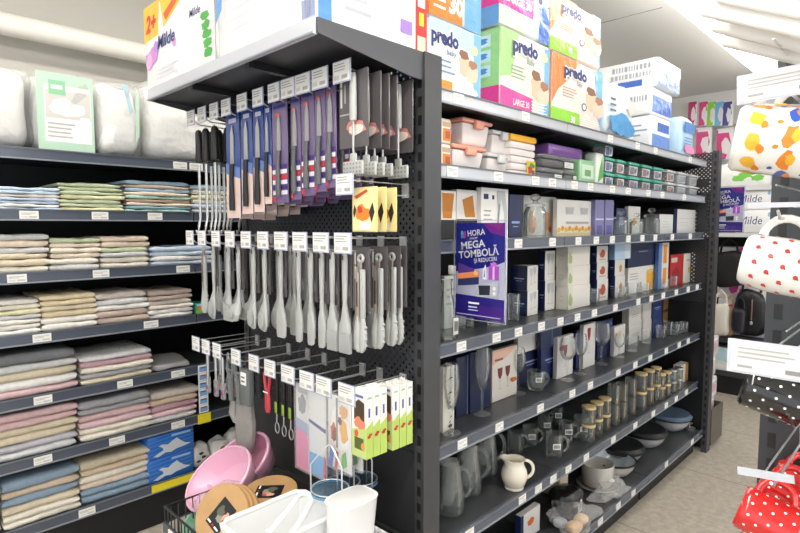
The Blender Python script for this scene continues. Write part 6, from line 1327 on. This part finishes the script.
def plate_at(px0, px1, py0, py1, d, lab, tilt=0.0, roll=0.0, plain=False):
    """price plate on a rod: placed by where its hook stands"""
    c = P((px0 + px1) / 2, (py0 + py1) / 2, d); w = (px1 - px0) / F * d * 1.42; h = (py1 - py0) / F * d
    r = root('price_plate', lab, 'price plate', c); r.rotation_euler = (roll, 0, 0)
    b = MB()
    b.box(0, .002, -w / 2, w / 2, -h / 2, h / 2, mat('#c9cbd4', .25, coat=.5))
    if not plain:
        b.box(-.0008, 0, -w / 2 + w * .2, w / 2 - .004, -h / 2 + .003, h / 2 - .003, mat('#dedede', .5)); f = Face(b, (-.0008, w / 2 - .004, -h / 2 + .003), (0, -1, 0), (0, 0, 1), w * .8 - .004, h - .006); f.lines(.1, .42, .9, .88, 3, mat('#b4b3b1')).rect(.1, .14, .3, .22, mat('#a6a6a4')).rect(.72, .12, .92, .26, mat('#8c8c8a'))
    b.build('plate', r)
    b = MB(); b.tube([(.002, 0, h / 2 - .002), (1.2615 - c.x, 0, h / 2 - .002)], .0013, CHROME, 6); b.build('rod', r)
    return r
plate_at(757, 822, 66, 96, .68, 'white price plate on a long rod above the printed mugs', roll=-.04)
plate_at(746, 808, 344, 379, .70, 'clear price plate on a long rod above the black polka-dot mug', roll=.0)
plate_at(758, 790, 202.5, 207.5, .72, 'thin white price strip on a rod above the ladybird mug', plain=True)
plate_at(748, 782, 471, 479, .78, 'thin white price strip on a rod in front of the red mugs', roll=-.12, plain=True)
for pt, d, dz, nm in (((777, 141), .72, .074, 'white printed mugs'), ((776, 265), .80, .068, 'ladybird mug'), ((773, 393), .92, .07, 'black polka-dot mug'), ((767, 519), .87, .062, 'three red mugs')):
    c = P(pt[0], pt[1], d); long_hook(min(c.y, .165), c.z + dz, c.x - .03, 'long chrome hook carrying the ' + nm)
c = P(806, -42, .65); long_hook(c.y, c.z + .05, c.x - .03, 'long chrome hook carrying the white square dishes')
for k in range(3):
    c = P(806, -42, .65) + Vector((.05 * k, 0, -.008 * k)); s_ = .085; r = root('white_dish', f"white square dish hanging above the price plate, {['front', 'middle', 'rear'][k]} of three", 'dish', c, 'white square dishes', (math.radians(26), 0, 0))
    b = MB(); b.loft([(0, 0, 0, .0, .0)], wcer) if False else b.rbox(-.012, .0, -s_, s_, -s_, s_, wcer, .006, 3); b.rbox(-.022, -.0121, -s_ * .8, s_ * .8, -s_ * .8, s_ * .8, wcer, .005, 3); b.build('dish', r)

# ------------------------------------------------------------------ light, camera, view
w = bpy.data.worlds.new('store_surroundings'); scene.world = w; w.use_nodes = True
w.node_tree.nodes['Background'].inputs[0].default_value = (.93, .96, 1, 1); w.node_tree.nodes['Background'].inputs[1].default_value = .55
cam = bpy.data.cameras.new('camera'); co = bpy.data.objects.new('camera', cam); COL.objects.link(co)
cam.sensor_width = 36; cam.lens = F / 800 * 36; cam.clip_start = .02
M4 = Matrix((RT, UP, -FW)).transposed().to_4x4(); M4.translation = (0, 0, H); co.matrix_world = M4
scene.camera = co
scene.view_settings.view_transform = 'Standard'; scene.view_settings.look = 'None'; scene.view_settings.gamma = 1; scene.view_settings.exposure = 1.5
scene.view_settings.use_curve_mapping = False
scene.cycles.max_bounces = 12; scene.cycles.transparent_max_bounces = 32; scene.cycles.caustics_reflective = False; scene.cycles.caustics_refractive = False
scene.cycles.sample_clamp_indirect = 4
